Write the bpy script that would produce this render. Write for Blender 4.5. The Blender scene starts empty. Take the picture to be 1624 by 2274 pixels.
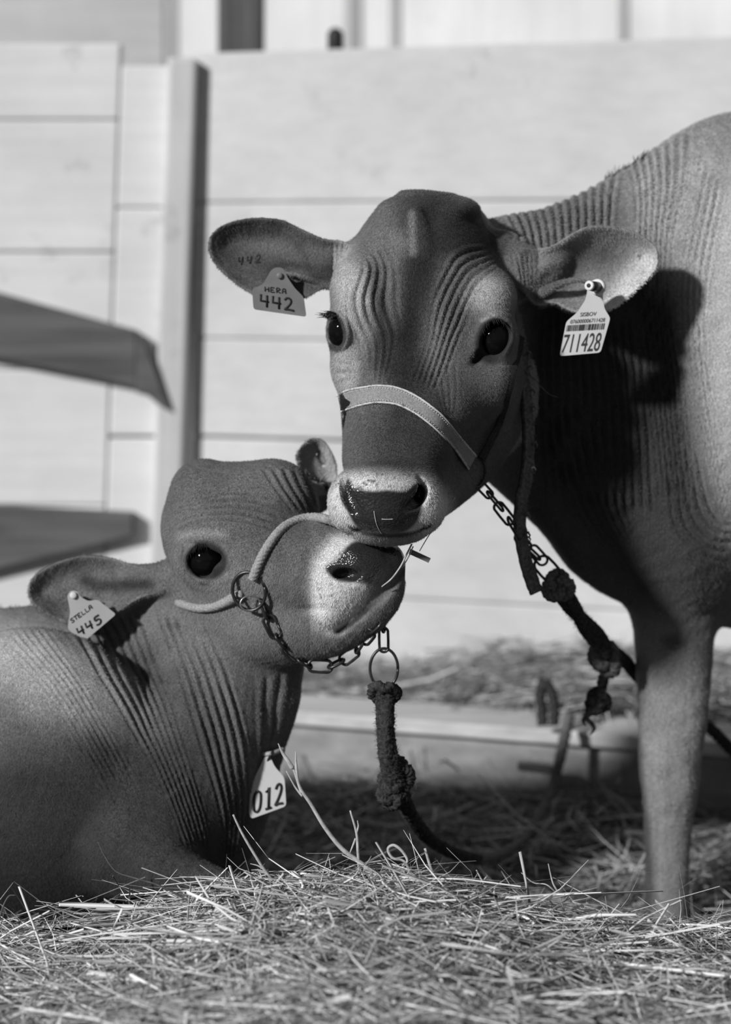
import bpy, math, random
import numpy as np
from mathutils import Vector, Matrix
from mathutils.bvhtree import BVHTree

SC = bpy.context.scene
COL = SC.collection
# ------------------------------------------------------------ camera
FPX = 4674.0
PITCH = math.radians(7.2)
CAMZ = 0.86
cd = bpy.data.cameras.new('camera'); cam = bpy.data.objects.new('camera', cd); COL.objects.link(cam)
cd.sensor_fit = 'VERTICAL'; cd.sensor_height = 36.0; cd.sensor_width = 25.71; cd.lens = 74.0
cam.location = (0, 0, CAMZ); cam.rotation_euler = (math.radians(90) - PITCH, 0, 0)
cd.dof.use_dof = True; cd.dof.focus_distance = 2.10; cd.dof.aperture_fstop = 3.2
cd.clip_start = 0.05; cd.clip_end = 60
SC.camera = cam
# ------------------------------------------------------------ light and exposure
wd = bpy.data.worlds.new('barn_daylight'); SC.world = wd; wd.use_nodes = True
wd.node_tree.nodes['Background'].inputs[0].default_value = (1, 1, 1, 1)
wd.node_tree.nodes['Background'].inputs[1].default_value = 0.15
sl = bpy.data.lights.new('sun', 'SUN'); sun = bpy.data.objects.new('sun', sl); COL.objects.link(sun)
SUN_DIR = Vector((0.68, 0.70, -0.44)).normalized()       # the way the light travels
sun.rotation_euler = SUN_DIR.to_track_quat('-Z', 'Y').to_euler()
sl.energy = 4.0; sl.angle = math.radians(4.0)
SC.view_settings.view_transform = 'Standard'; SC.view_settings.look = 'None'
SC.view_settings.gamma = 1.0; SC.view_settings.exposure = 0.0
SC.view_settings.use_curve_mapping = False
SC.cycles.max_bounces = 6

# ------------------------------------------------------------ helpers
rng = np.random.default_rng(7)
S = 2174.0; Y0 = 2.15
cp, sp = math.cos(PITCH), math.sin(PITCH)
def at(u, v, Y):
    a = (np.asarray(u, float) - 812.0) / FPX; b = (1137.0 - np.asarray(v, float)) / FPX
    dy = cp + b * sp; dz = -sp + b * cp
    t = np.asarray(Y, float) / dy
    return np.stack([a * t, dy * t, CAMZ + dz * t], -1)
def W(p):
    p = np.atleast_2d(np.asarray(p, float))
    return at(p[:, 0], p[:, 1], Y0 + p[:, 2] / S)
def uv_of(xyz):
    x, y, z = xyz[..., 0], xyz[..., 1], xyz[..., 2] - CAMZ
    f = y * cp - z * sp; up = y * sp + z * cp
    return 812 + FPX * x / f, 1137 - FPX * up / f
def sstep(x, a=0.0, b=1.0):
    t = np.clip((x - a) / (b - a), 0, 1); return t * t * (3 - 2 * t)
def catmull(P, n=8, closed=False):
    P = np.asarray(P, float)
    if closed: Q = np.vstack([P[-1], P, P[0], P[1]])
    else: Q = np.vstack([2 * P[0] - P[1], P, 2 * P[-1] - P[-2]])
    out = []
    t = np.linspace(0, 1, n, endpoint=False)[:, None]
    for i in range(1, len(Q) - 2):
        p0, p1, p2, p3 = Q[i - 1], Q[i], Q[i + 1], Q[i + 2]
        out.append(.5 * ((2 * p1) + (p2 - p0) * t + (2 * p0 - 5 * p1 + 4 * p2 - p3) * t**2 + (-p0 + 3 * p1 - 3 * p2 + p3) * t**3))
    if not closed: out.append(P[-1:])
    return np.vstack(out)
def tag(o, label=None, cat=None, group=None, kind=None):
    if label: o['label'] = label
    if cat: o['category'] = cat
    if group: o['group'] = group
    if kind: o['kind'] = kind
    return o
def empty(name, loc, label, cat, group=None):
    o = bpy.data.objects.new(name, None); COL.objects.link(o); o.location = tuple(loc); o.empty_display_size = .05
    bpy.context.view_layer.update()
    return tag(o, label, cat, group)
def mesh_obj(name, V, F, mat, parent=None, smooth=True, attrs=None):
    """V (n,3) world points, F a list of faces or an (m,4)/(m,3) array"""
    V = np.asarray(V, float)
    me = bpy.data.meshes.new(name)
    if isinstance(F, np.ndarray):
        m, k = F.shape
        me.vertices.add(len(V)); me.vertices.foreach_set('co', V.astype(np.float32).ravel())
        me.loops.add(m * k); me.loops.foreach_set('vertex_index', F.astype(np.int32).ravel())
        me.polygons.add(m); me.polygons.foreach_set('loop_start', np.arange(0, m * k, k, dtype=np.int32))
        me.update(calc_edges=True); me.validate()
    else:
        me.from_pydata([tuple(v) for v in V], [], [tuple(f) for f in F]); me.update()
    if smooth: me.polygons.foreach_set('use_smooth', np.ones(len(me.polygons), bool))
    if attrs:
        for k_, a in attrs.items():
            at_ = me.attributes.new(k_, 'FLOAT', 'POINT'); at_.data.foreach_set('value', np.asarray(a, np.float32))
    o = bpy.data.objects.new(name, me); COL.objects.link(o)
    if mat: me.materials.append(mat)
    if parent:
        o.parent = parent; o.matrix_parent_inverse = parent.matrix_world.inverted()
    return o

# ------------------------------------------------------------ materials
def mat_base(name, rough=.7, spec=.3):
    m = bpy.data.materials.new(name); m.use_nodes = True
    nt = m.node_tree; b = nt.nodes['Principled BSDF']
    b.inputs['Roughness'].default_value = rough; b.inputs['Specular IOR Level'].default_value = spec
    return m, nt, b
def nd(nt, typ, **kw):
    n = nt.nodes.new(typ)
    for k, v in kw.items():
        if k in n.inputs.keys(): n.inputs[k].default_value = v
        else: setattr(n, k, v)
    return n
def mathn(nt, op, a, b=None, clamp=False):
    n = nt.nodes.new('ShaderNodeMath'); n.operation = op; n.use_clamp = clamp
    for i, x in enumerate((a, b)):
        if x is None: continue
        if isinstance(x, (int, float)): n.inputs[i].default_value = x
        else: nt.links.new(x, n.inputs[i])
    return n.outputs[0]
def noise(nt, scale, detail=3, vec=None, rough=.55):
    n = nd(nt, 'ShaderNodeTexNoise', Scale=scale, Detail=detail, Roughness=rough)
    if vec is not None: nt.links.new(vec, n.inputs['Vector'])
    return n.outputs['Fac']
def stretch(nt, s, coord='Object', rot=(0, 0, 0)):
    tc = nt.nodes.new('ShaderNodeTexCoord'); mp = nt.nodes.new('ShaderNodeMapping')
    mp.inputs['Scale'].default_value = s; mp.inputs['Rotation'].default_value = rot
    nt.links.new(tc.outputs[coord], mp.inputs['Vector']); return mp.outputs[0]
def maprange(nt, x, a, b, c, d):
    n = nt.nodes.new('ShaderNodeMapRange'); nt.links.new(x, n.inputs[0])
    for i, q in enumerate((a, b, c, d)): n.inputs[i + 1].default_value = q
    return n.outputs[0]
def bump(nt, b, h, strength=.3, dist=.002):
    n = nd(nt, 'ShaderNodeBump', Strength=strength, Distance=dist)
    nt.links.new(h, n.inputs['Height']); nt.links.new(n.outputs[0], b.inputs['Normal'])
def simple(name, g, rough=.7, spec=.3, metal=0.0, nscale=None, namp=.25, bstr=0, bdist=.001):
    m, nt, b = mat_base(name, rough, spec); b.inputs['Metallic'].default_value = metal
    b.inputs['Base Color'].default_value = (g, g, g, 1)
    if nscale:
        v = stretch(nt, (1, 1, 1)); f = noise(nt, nscale, 4, v)
        nt.links.new(maprange(nt, f, .3, .7, g * (1 - namp), g * (1 + namp)), b.inputs['Base Color'])
        if bstr: bump(nt, b, f, bstr, bdist)
    return m
def coat_material(name):
    m, nt, b = mat_base(name, .62, .28)
    a = nd(nt, 'ShaderNodeAttribute', attribute_name='coat'); w = nd(nt, 'ShaderNodeAttribute', attribute_name='wet')
    v1 = stretch(nt, (1, 1, .35))
    f1 = noise(nt, 900, 2, v1); f2 = noise(nt, 45, 4, stretch(nt, (1, 1, 1)))
    k = mathn(nt, 'MULTIPLY', maprange(nt, f1, .25, .75, .6, 1.4), maprange(nt, f2, .3, .7, .82, 1.18))
    nt.links.new(mathn(nt, 'MULTIPLY', a.outputs['Fac'], k), b.inputs['Base Color'])
    nt.links.new(maprange(nt, w.outputs['Fac'], 0, 1, .64, .2), b.inputs['Roughness'])
    nt.links.new(maprange(nt, w.outputs['Fac'], 0, 1, .12, .75), b.inputs['Specular IOR Level'])
    b.inputs['Sheen Weight'].default_value = .03; b.inputs['Sheen Roughness'].default_value = .4
    vo = nd(nt, 'ShaderNodeTexVoronoi', Scale=420.0)
    hh = mathn(nt, 'ADD', mathn(nt, 'MULTIPLY', f1, mathn(nt, 'SUBTRACT', 1.0, w.outputs['Fac'])), mathn(nt, 'MULTIPLY', vo.outputs['Distance'], mathn(nt, 'MULTIPLY', w.outputs['Fac'], .9)))
    bump(nt, b, hh, .55, .0012)
    return m
M_coat = coat_material('calf_coat')
m, nt, b = mat_base('short_hair', .6, .15); a_ = nd(nt, 'ShaderNodeAttribute', attribute_name='coat'); nt.links.new(a_.outputs['Fac'], b.inputs['Base Color']); M_fur = m
M_eye = simple('eye_wet', .004, .03, .22)
M_lash = simple('hair_dark', .02, .7)
M_pale_hair = simple('hair_pale', .35, .6)
M_ink = simple('marker_ink', .02, .6)
M_print = simple('printed_ink', .05, .5)
M_steel = simple('dark_steel', .06, .35, .5, .7, 60, .4)
M_steel_light = simple('worn_steel', .35, .35, .5, .8, 60, .3)
M_tag_white = simple('tag_plastic_white', .62, .45, .4, 0, 30, .04)
M_tag_grey = simple('tag_plastic_grey', .17, .5, .35, 0, 60, .10)
M_tag_yellow = simple('tag_plastic_mid', .36, .5, .35, 0, 30, .06)

def wood(name, lo, hi, axis=0, knots=True, plank=None, rough=.75, sc=1.0, stain=.35):
    """plain sawn boards: long grain along the given object axis, knots and smudges"""
    m, nt, b = mat_base(name, rough, .2)
    s = [26 * sc] * 3; s[axis] = 1.3 * sc
    g = noise(nt, 2.2, 6, stretch(nt, tuple(s)), .6)
    big = noise(nt, 3.1 * sc, 5, stretch(nt, (1, 1, 1)), .6)
    spots = maprange(nt, noise(nt, 8.5 * sc, 6, stretch(nt, (1, 1, 1)), .75), .60, .74, 0, stain)
    base = mathn(nt, 'MULTIPLY', maprange(nt, g, .3, .7, lo, hi), maprange(nt, big, .3, .7, .88, 1.08))
    nt.links.new(mathn(nt, 'MULTIPLY', base, mathn(nt, 'SUBTRACT', 1.0, spots)), b.inputs['Base Color'])
    bump(nt, b, g, .35, .002)
    return m

def fur(name, V, F, N, c, sel, count, ln, width, parent, flow, seed=1, lift=.45):
    """short lying hairs, each a tapered blade rooted in the hide"""
    g = np.random.default_rng(seed)
    cen = V[F].mean(1); ok = sel(cen, N[F].mean(1)); Fi = F[ok]
    ar = np.linalg.norm(np.cross(V[Fi[:, 2]] - V[Fi[:, 0]], V[Fi[:, 3]] - V[Fi[:, 1]]), axis=1)
    pick = g.choice(len(Fi), count, p=ar / ar.sum()); f = Fi[pick]
    a, b = g.random(count)[:, None], g.random(count)[:, None]
    R = (V[f[:, 0]] * (1 - a) + V[f[:, 1]] * a) * (1 - b) + (V[f[:, 3]] * (1 - a) + V[f[:, 2]] * a) * b
    n = N[f[:, 0]]; d = flow(R) + g.normal(0, .3, (count, 3)); d -= n * (d * n).sum(1, keepdims=True); d /= np.linalg.norm(d, axis=1, keepdims=True) + 1e-9
    L_ = g.uniform(ln[0], ln[1], count)[:, None]; k = np.clip(g.normal(lift, .15, count), .1, 1)[:, None]
    mid = R + (d * .8 + n * k * .5) * L_ * .5; tip = R + (d + n * k) * L_
    sd = np.cross(d, n) * (g.uniform(.6, 1.2, count)[:, None] * width * .5)
    P = np.stack([R - sd - n * .6, R + sd - n * .6, mid + sd * .8, mid - sd * .8, tip], 1).reshape(-1, 3)
    o = np.arange(count)[:, None] * 5
    Q = np.hstack([o, o + 1, o + 2, o + 3]); T_ = np.hstack([o + 3, o + 2, o + 4, o + 4])
    Wp = W(P); me_F = [Q, np.hstack([o + 3, o + 2, o + 4])]
    me = bpy.data.meshes.new(name); me.vertices.add(len(Wp)); me.vertices.foreach_set('co', Wp.astype(np.float32).ravel())
    li = np.concatenate([me_F[0].ravel(), me_F[1].ravel()]).astype(np.int32); me.loops.add(len(li)); me.loops.foreach_set('vertex_index', li)
    me.polygons.add(2 * count); me.polygons.foreach_set('loop_start', np.concatenate([np.arange(count) * 4, 4 * count + np.arange(count) * 3]).astype(np.int32))
    me.update(calc_edges=True)
    at_ = me.attributes.new('coat', 'FLOAT', 'POINT'); cc_ = np.repeat(c[f[:, 0]] * g.uniform(.75, 1.5, count), 5); at_.data.foreach_set('value', cc_.astype(np.float32))
    me.materials.append(M_fur); ob = bpy.data.objects.new(name, me); COL.objects.link(ob); ob.parent = parent; ob.matrix_parent_inverse = parent.matrix_world.inverted()
    ob['kind'] = 'stuff'
    return ob
# ------------------------------------------------------------ implicit sculpting (numpy)
def axis(*segs):
    out = []
    for a, b, st in segs:
        n = max(1, int(round((b - a) / st))); out.append(np.linspace(a, b, n, endpoint=False))
    out.append([segs[-1][1]]); return np.concatenate(out).astype(np.float32)
def rotm(deg):
    ax, ay, az = [math.radians(d) for d in deg]
    return np.array(Matrix.Rotation(az, 3, 'Z') @ Matrix.Rotation(ay, 3, 'Y') @ Matrix.Rotation(ax, 3, 'X'), np.float32)
def ell(c, r, rot=None):
    c = np.array(c, np.float32); r = np.array(r, np.float32); R = rotm(rot) if rot is not None else None
    def f(P):
        p = P - c
        if R is not None: p = p @ R
        q = p / r; k0 = np.sqrt((q * q).sum(1)); q2 = q / r; k1 = np.sqrt((q2 * q2).sum(1)) + 1e-9
        return np.where(k0 < 1e-3, -r.min(), k0 * (k0 - 1) / k1)
    return f
def cone(a, b, ra, rb):
    a = np.array(a, np.float32); b = np.array(b, np.float32); ba = b - a; L = float((ba * ba).sum())
    def f(P):
        p = P - a; t = np.clip((p @ ba) / L, 0, 1)
        q = p - t[:, None] * ba
        return np.sqrt((q * q).sum(1)) - (ra + (rb - ra) * t)
    return f
def path(pts, rs, n=5):
    """a limb or fold: chain of round cones through points with radii, smoothly interpolated"""
    Q = catmull(np.column_stack([np.array(pts, float), rs]), n)
    A = Q[:-1]; B = Q[1:]
    fs = [cone(A[i, :3], B[i, :3], A[i, 3], B[i, 3]) for i in range(len(A))]
    def f(P):
        d = fs[0](P)
        for g in fs[1:]: d = np.minimum(d, g(P))
        return d
    return f
def loft(ax, rows, n=2.3, yaw=0.0):
    """superellipse sections; ax=1: rows (v, uL, uR, wF, wB); ax=0: rows (u, vT, vB, wF, wB)"""
    R = catmull(np.array(rows, float), 10); o = np.argsort(R[:, 0]); R = R[o]
    cr, sr = math.cos(math.radians(yaw)), math.sin(math.radians(yaw))
    lo, hi = R[0, 0], R[-1, 0]; oth = 1 - ax
    def f(P):
        s = P[:, ax]; g = [np.interp(s, R[:, 0], R[:, i]) for i in (1, 2, 3, 4)]
        ca = (g[0] + g[1]) / 2; a = (g[1] - g[0]) / 2; cw = (g[2] + g[3]) / 2; bb = (g[3] - g[2]) / 2
        x = P[:, oth] - ca; z = P[:, 2] - cw
        if yaw: x, z = x * cr + z * sr, -x * sr + z * cr
        q = (np.abs(x / a) ** n + np.abs(z / bb) ** n) ** (1.0 / n)
        d = (q - 1) * np.minimum(a, bb)
        return np.maximum(d, np.maximum(lo - s, s - hi)).astype(np.float32)
    return f
def poly_sd(poly, x, y):
    """signed distance to a closed polygon, negative inside"""
    d2 = np.full(x.shape, 1e12); ins = np.zeros(x.shape, bool)
    n = len(poly)
    for i in range(n):
        x0, y0 = poly[i]; x1, y1 = poly[(i + 1) % n]
        ex, ey = x1 - x0, y1 - y0; px, py = x - x0, y - y0
        t = np.clip((px * ex + py * ey) / (ex * ex + ey * ey + 1e-9), 0, 1)
        d2 = np.minimum(d2, (px - t * ex) ** 2 + (py - t * ey) ** 2)
        c = ((y0 > y) != (y1 > y)) & (x < ex * (y - y0) / (ey if abs(ey) > 1e-9 else 1e-9) + x0)
        ins ^= c
    d = np.sqrt(d2); return np.where(ins, -d, d)
def line_d(pl, x, y):
    d2 = np.full(x.shape, 1e12)
    for i in range(len(pl) - 1):
        x0, y0 = pl[i]; x1, y1 = pl[i + 1]
        ex, ey = x1 - x0, y1 - y0; px, py = x - x0, y - y0
        t = np.clip((px * ex + py * ey) / (ex * ex + ey * ey + 1e-9), 0, 1)
        d2 = np.minimum(d2, (px - t * ex) ** 2 + (py - t * ey) ** 2)
    return np.sqrt(d2)
def leaf(poly, wfun, th=8.0, cup=40.0, R=60.0, lo=None):
    """an ear: a cupped leaf with real thickness, rim towards -w when cup > 0"""
    pl = catmull(poly, 4, True)
    def f(P):
        u, v, w = P[:, 0], P[:, 1], P[:, 2]
        d2 = poly_sd(pl, u, v)
        k = np.clip(-d2 / R, 0, 1)
        wc = wfun(u, v) + cup * np.sin(k * math.pi / 2)
        q0 = (np.abs(w - wc) - th) * .75; q1 = d2
        r = th * .8
        a = np.maximum(q0 + r, 0); b = np.maximum(q1 + r, 0)
        return (np.sqrt(a * a + b * b) + np.minimum(np.maximum(q0 + r, q1 + r), 0) - r).astype(np.float32)
    return f
def smin(a, b, k):
    if k <= 0: return np.minimum(a, b)
    h = np.maximum(k - np.abs(a - b), 0) / k
    return np.minimum(a, b) - h * h * k * .25
def combine(prims, P, sel=None):
    d = None
    for i, (f, op, k) in enumerate(prims):
        if sel is not None and not sel[i]: continue
        x = f(P)
        if d is None:
            d = x if op == '+' else np.full(len(P), 1e3, np.float32); continue
        d = smin(d, x, k) if op == '+' else -smin(-d, x, k)
    return d
def sculpt(prims, us, vs, ws, B=14):
    nu, nv, nw = len(us), len(vs), len(ws)
    D = np.full((nu, nv, nw), 50.0, np.float32)
    blocks = []; cen = []; hd = []
    for i in range(0, nu, B):
        for j in range(0, nv, B):
            for k in range(0, nw, B):
                i1, j1, k1 = min(i + B, nu), min(j + B, nv), min(k + B, nw)
                a = np.array([us[i], vs[j], ws[k]]); b = np.array([us[i1 - 1], vs[j1 - 1], ws[k1 - 1]])
                blocks.append((i, i1, j, j1, k, k1)); cen.append((a + b) / 2); hd.append(np.linalg.norm(b - a) / 2)
    cen = np.array(cen, np.float32); hd = np.array(hd, np.float32)
    PD = [f(cen) for f, op, k in prims]
    d = None
    for (f, op, k), x in zip(prims, PD):
        if d is None: d = x; continue
        d = smin(d, x, k) if op == '+' else -smin(-d, x, k)
    step = hd / B * 2.5
    for n, (i, i1, j, j1, k, k1) in enumerate(blocks):
        if abs(d[n]) > hd[n] * 1.35 + step[n]:
            D[i:i1, j:j1, k:k1] = d[n]; continue
        sel = [(PD[q][n] < d[n] + 2.6 * hd[n] + prims[q][2]) if prims[q][1] == '+' else (PD[q][n] < 2.6 * hd[n] + prims[q][2] + abs(d[n])) for q in range(len(prims))]
        if not any(s and p[1] == '+' for s, p in zip(sel, prims)):
            D[i:i1, j:j1, k:k1] = d[n]; continue
        U, V_, W_ = np.meshgrid(us[i:i1], vs[j:j1], ws[k:k1], indexing='ij')
        P = np.stack([U.ravel(), V_.ravel(), W_.ravel()], 1)
        D[i:i1, j:j1, k:k1] = combine(prims, P, sel).reshape(U.shape)
    # naive surface nets
    ins = D < 0
    cnt = np.zeros((nu - 1, nv - 1, nw - 1), np.int8)
    for a in (0, 1):
        for b in (0, 1):
            for c in (0, 1): cnt += ins[a:nu - 1 + a, b:nv - 1 + b, c:nw - 1 + c]
    ci, cj, ck = np.nonzero((cnt > 0) & (cnt < 8)); del cnt
    acc = np.zeros((len(ci), 3)); num = np.zeros(len(ci))
    corners = [(a, b, c) for a in (0, 1) for b in (0, 1) for c in (0, 1)]
    for A in corners:
        for ax_ in range(3):
            if A[ax_]: continue
            Bc = list(A); Bc[ax_] = 1
            da = D[ci + A[0], cj + A[1], ck + A[2]]; db = D[ci + Bc[0], cj + Bc[1], ck + Bc[2]]
            m = (da < 0) != (db < 0)
            t = np.where(m, da / np.where(m, da - db, 1), 0)
            pa = np.stack([us[ci + A[0]], vs[cj + A[1]], ws[ck + A[2]]], 1); pb = np.stack([us[ci + Bc[0]], vs[cj + Bc[1]], ws[ck + Bc[2]]], 1)
            acc += m[:, None] * (pa + (pb - pa) * t[:, None]); num += m
    V = acc / num[:, None]
    ids = np.full((nu - 1, nv - 1, nw - 1), -1, np.int32); ids[ci, cj, ck] = np.arange(len(ci))
    quads = []
    for ax_ in range(3):
        sl0 = [slice(1, None)] * 3; sl0[ax_] = slice(0, -1); sl1 = [slice(1, None)] * 3
        a = ins[:-1, :-1, :-1] if False else None
        lo_ = [slice(1, n - 1) for n in (nu, nv, nw)]; lo_[ax_] = slice(0, (nu, nv, nw)[ax_] - 1)
        hi_ = [slice(1, n - 1) for n in (nu, nv, nw)]; hi_[ax_] = slice(1, (nu, nv, nw)[ax_])
        A_ = ins[tuple(lo_)]; B_ = ins[tuple(hi_)]
        e = np.nonzero(A_ != B_); flip = A_[e]
        off = [1, 1, 1]; off[ax_] = 0
        g = [e[q] + off[q] for q in range(3)]
        o1, o2 = [(1, 2), (2, 0), (0, 1)][ax_]
        def cell(d1, d2):
            h = [g[0].copy(), g[1].copy(), g[2].copy()]; h[o1] = h[o1] - d1; h[o2] = h[o2] - d2
            return ids[h[0], h[1], h[2]]
        q4 = np.stack([cell(1, 1), cell(0, 1), cell(0, 0), cell(1, 0)], 1)
        q4[~flip] = q4[~flip][:, ::-1]
        quads.append(q4)
    F = np.vstack(quads); F = F[(F >= 0).all(1)]
    return V, F
def vnormals(V, F):
    n = np.cross(V[F[:, 2]] - V[F[:, 0]], V[F[:, 3]] - V[F[:, 1]])
    N = np.zeros_like(V)
    for k in range(4):
        for c in range(3): N[:, c] += np.bincount(F[:, k], n[:, c], len(V))
    return N / (np.linalg.norm(N, axis=1, keepdims=True) + 1e-12)
def smooth_mesh(V, F, it=1, lam=.5):
    E = np.vstack([F[:, [0, 1]], F[:, [1, 2]], F[:, [2, 3]], F[:, [3, 0]]])
    for _ in range(it):
        acc = np.zeros_like(V); cnt = np.bincount(E[:, 0], minlength=len(V)) + np.bincount(E[:, 1], minlength=len(V))
        for c in range(3):
            acc[:, c] = np.bincount(E[:, 0], V[E[:, 1], c], len(V)) + np.bincount(E[:, 1], V[E[:, 0], c], len(V))
        V = V + lam * (acc / np.maximum(cnt, 1)[:, None] - V)
    return V
def vnoise(x, y, seed=0, sc=60.0):
    r = np.random.default_rng(seed); out = np.zeros(x.shape)
    for k in range(6):
        a = r.uniform(0, 6.28); f = (1 + .45 * k) / sc * 2.2; ph = r.uniform(0, 6.28)
        out += np.sin((x * math.cos(a) + y * math.sin(a)) * f + ph) / (1 + .5 * k)
    return out / 2.4
def folds(V, N, A, B, n, amp, fade=30, wob=.35, seed=1, facing=.15, wmin=None, wmax=None, irr=.5, ex=.8):
    """n skin folds running parallel to guide lines A and B; returns displacement along the normal"""
    A = catmull(A, 6); B = catmull(B, 6); u, v = V[:, 0], V[:, 1]
    out = np.zeros(len(V)); poly = np.vstack([A, B[::-1]])
    lo = poly.min(0) - 5; hi = poly.max(0) + 5
    m = (u > lo[0]) & (u < hi[0]) & (v > lo[1]) & (v < hi[1]) & (N[:, 2] < facing)
    if wmin is not None: m &= V[:, 2] > wmin
    if wmax is not None: m &= V[:, 2] < wmax
    i = np.nonzero(m)[0]
    if not len(i): return out
    x, y = u[i], v[i]
    dA = line_d(A, x, y); dB = line_d(B, x, y); t = dA / (dA + dB + 1e-6)
    ph = t * n + wob * vnoise(x, y, seed, 150)
    s = np.abs(np.sin(math.pi * ph)) ** ex
    lvl = 1 - irr * (.5 + .5 * np.sin(np.floor(ph) * 12.9898 + seed * 3.1) ** 3) * (.5 + .5 * vnoise(x, y, seed + 5, 90))
    mask = sstep(-poly_sd(poly, x, y), 0, fade) * sstep(-N[i, 2], -facing, .35)
    out[i] = (s - .62) * amp * lvl * mask
    return out
def paint(c, V, N, shape, val, soft=20, amt=1.0, wmax=None, wmin=None, front=True, nmax=0.3):
    """coat markings; shape = ('e', u, v, ru, rv, deg) | ('p', polygon) | ('l', polyline, halfwidth)"""
    u, v = V[:, 0], V[:, 1]
    if shape[0] == 'e':
        _, cu, cv, ru, rv, dg = shape; a = math.radians(dg)
        x = (u - cu) * math.cos(a) + (v - cv) * math.sin(a); y = -(u - cu) * math.sin(a) + (v - cv) * math.cos(a)
        d = (np.sqrt((x / ru) ** 2 + (y / rv) ** 2) - 1) * min(ru, rv)
    elif shape[0] == 'p': d = poly_sd(catmull(shape[1], 4, True), u, v)
    else: d = line_d(catmull(shape[1], 5), u, v) - shape[2]
    k = amt * sstep(-d, -soft / 2, soft / 2)
    if front: k = k * (N[:, 2] < nmax)
    if wmax is not None: k = k * (V[:, 2] < wmax)
    if wmin is not None: k = k * (V[:, 2] > wmin)
    return c + (val - c) * k
# ============================================================ THE SETTING
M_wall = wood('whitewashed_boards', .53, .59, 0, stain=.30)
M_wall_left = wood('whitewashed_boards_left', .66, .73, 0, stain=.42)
M_post = wood('weathered_post', .50, .62, 2, stain=.35)
M_darkpost = wood('dark_post', .06, .13, 2, stain=.4)
M_rail = wood('dark_rail', .075, .16, 0, stain=.4)
M_trough = wood('trough_boards', .22, .36, 0, stain=.3)
M_cap = wood('trough_cap', .42, .62, 0, stain=.3)
M_far = wood('far_boards', .78, .95, 2, stain=.4, sc=.5)
M_gap = simple('gap_dark', .08, .9)
def Yw(u, c=3.5155, k=.33): return c / (1 + k * (u - 812) / FPX)
def prism(name, pts, back, mat, parent=None, bev=.003):
    """front polygon given as world points, given real thickness by moving it along `back`"""
    V = [tuple(p) for p in pts] + [tuple(np.array(p) + np.array(back)) for p in pts]
    n = len(pts); F = [tuple(range(n))[::-1], tuple(range(n, 2 * n))] + [(i, (i + 1) % n, n + (i + 1) % n, n + i) for i in range(n)]
    o = mesh_obj(name, V, F, mat, parent, smooth=False)
    if bev:
        m = o.modifiers.new('bevel', 'BEVEL'); m.width = bev; m.segments = 2; m.limit_method = 'ANGLE'
    return o
def boards(name, items, mat, kind='structure'):
    """several planks of one wall in one mesh: items = (four or more world corners, back vector)"""
    V = []; F = []
    for pts, back in items:
        n = len(pts); o = len(V)
        V += [tuple(p) for p in pts] + [tuple(np.array(p) + np.array(back)) for p in pts]
        F += [tuple(o + i for i in range(n))[::-1], tuple(o + n + i for i in range(n))] + [(o + i, o + (i + 1) % n, o + n + (i + 1) % n, o + n + i) for i in range(n)]
    ob = mesh_obj(name, V, F, mat, smooth=False)
    m = ob.modifiers.new('bevel', 'BEVEL'); m.width = .004; m.segments = 2; m.limit_method = 'ANGLE'
    tag(ob, kind=kind); return ob
floor = mesh_obj('floor', [(-5, -3, 0), (6, -3, 0), (6, 8, 0), (-5, 8, 0)], [(0, 1, 2, 3)], simple('floor_earth', .10, .9, nscale=8), smooth=False); tag(floor, kind='structure')
def wline(u, z, c=3.5155):
    Y = Yw(u, c); return ((u - 812) / FPX * Y, Y, z)      # near enough: x from the pixel column at the horizon
nrm = np.array([.313, .95, 0.0])                         # into the wall
lv = [1.182, .9338, .9326, .7048, .7036, .537, .533, .2724, .2712, .0]
rb = []
for zt, zb in zip(lv[0::2], lv[1::2]):
    rb.append(([wline(425, zt), wline(2900, zt), wline(2900, zb), wline(425, zb)], nrm * .03))
rb.append(([np.array(wline(425, 1.17)) + nrm * .02, np.array(wline(2900, 1.17)) + nrm * .02, np.array(wline(2900, 0)) + nrm * .02, np.array(wline(425, 0)) + nrm * .02], nrm * .02))
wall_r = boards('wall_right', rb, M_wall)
# left panels, square to the camera, leaning a little
def q(u0, v0, u1, v1, Y, lean=0.0, vb=None):
    du = lean
    return [at(u0, v0, Y), at(u1, v0, Y), at(u1 - du, v1, Y), at(u0 - du, v1, Y)]
lb = []
for v0, v1 in ((96, 264), (266.5, 558), (561, 819), (821, 1121), (1123, 1400), (1402, 1655)):
    l0 = (v0 - 96) * .033; l1 = (v1 - 96) * .033
    lb.append(([at(-1600, v0, 3.6), at(268.5 - l0, v0, 3.6), at(268.5 - l1, v1, 3.6), at(-1600, v1, 3.6)], (0, .03, 0)))
for v0, v1 in ((146, 460), (462, 967), (973, 1300), (1302, 1655)):
    l0 = (v0 - 96) * .033; l1 = (v1 - 96) * .033
    lb.append(([at(271 - l0, v0, 3.6), at(395 - l0, v0, 3.6), at(395 - l1, v1, 3.6), at(271 - l1, v1, 3.6)], (0, .03, 0)))
lb.append(([at(-1600, 150, 3.65), at(395, 150, 3.65), at(365, 1655, 3.65), at(-1600, 1655, 3.65)], (0, .02, 0)))
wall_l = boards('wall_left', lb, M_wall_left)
post = prism('wooden_post', [at(372, 126, 3.575), at(436, 128, 3.575), at(384, 1650, 3.575), at(320, 1650, 3.575)], (0, .10, 0), M_post, bev=.006)
tag(post, 'pale square upright post where the two board walls meet, above the lying calf', 'post')
post2 = prism('wooden_post', [at(484, -260, 3.95), at(584, -260, 3.95), at(581, 400, 3.95), at(482, 400, 3.95)], (0, .10, 0), M_darkpost, bev=.005)
tag(post2, 'dark upright post standing behind the top edge of the board wall', 'post')
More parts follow.
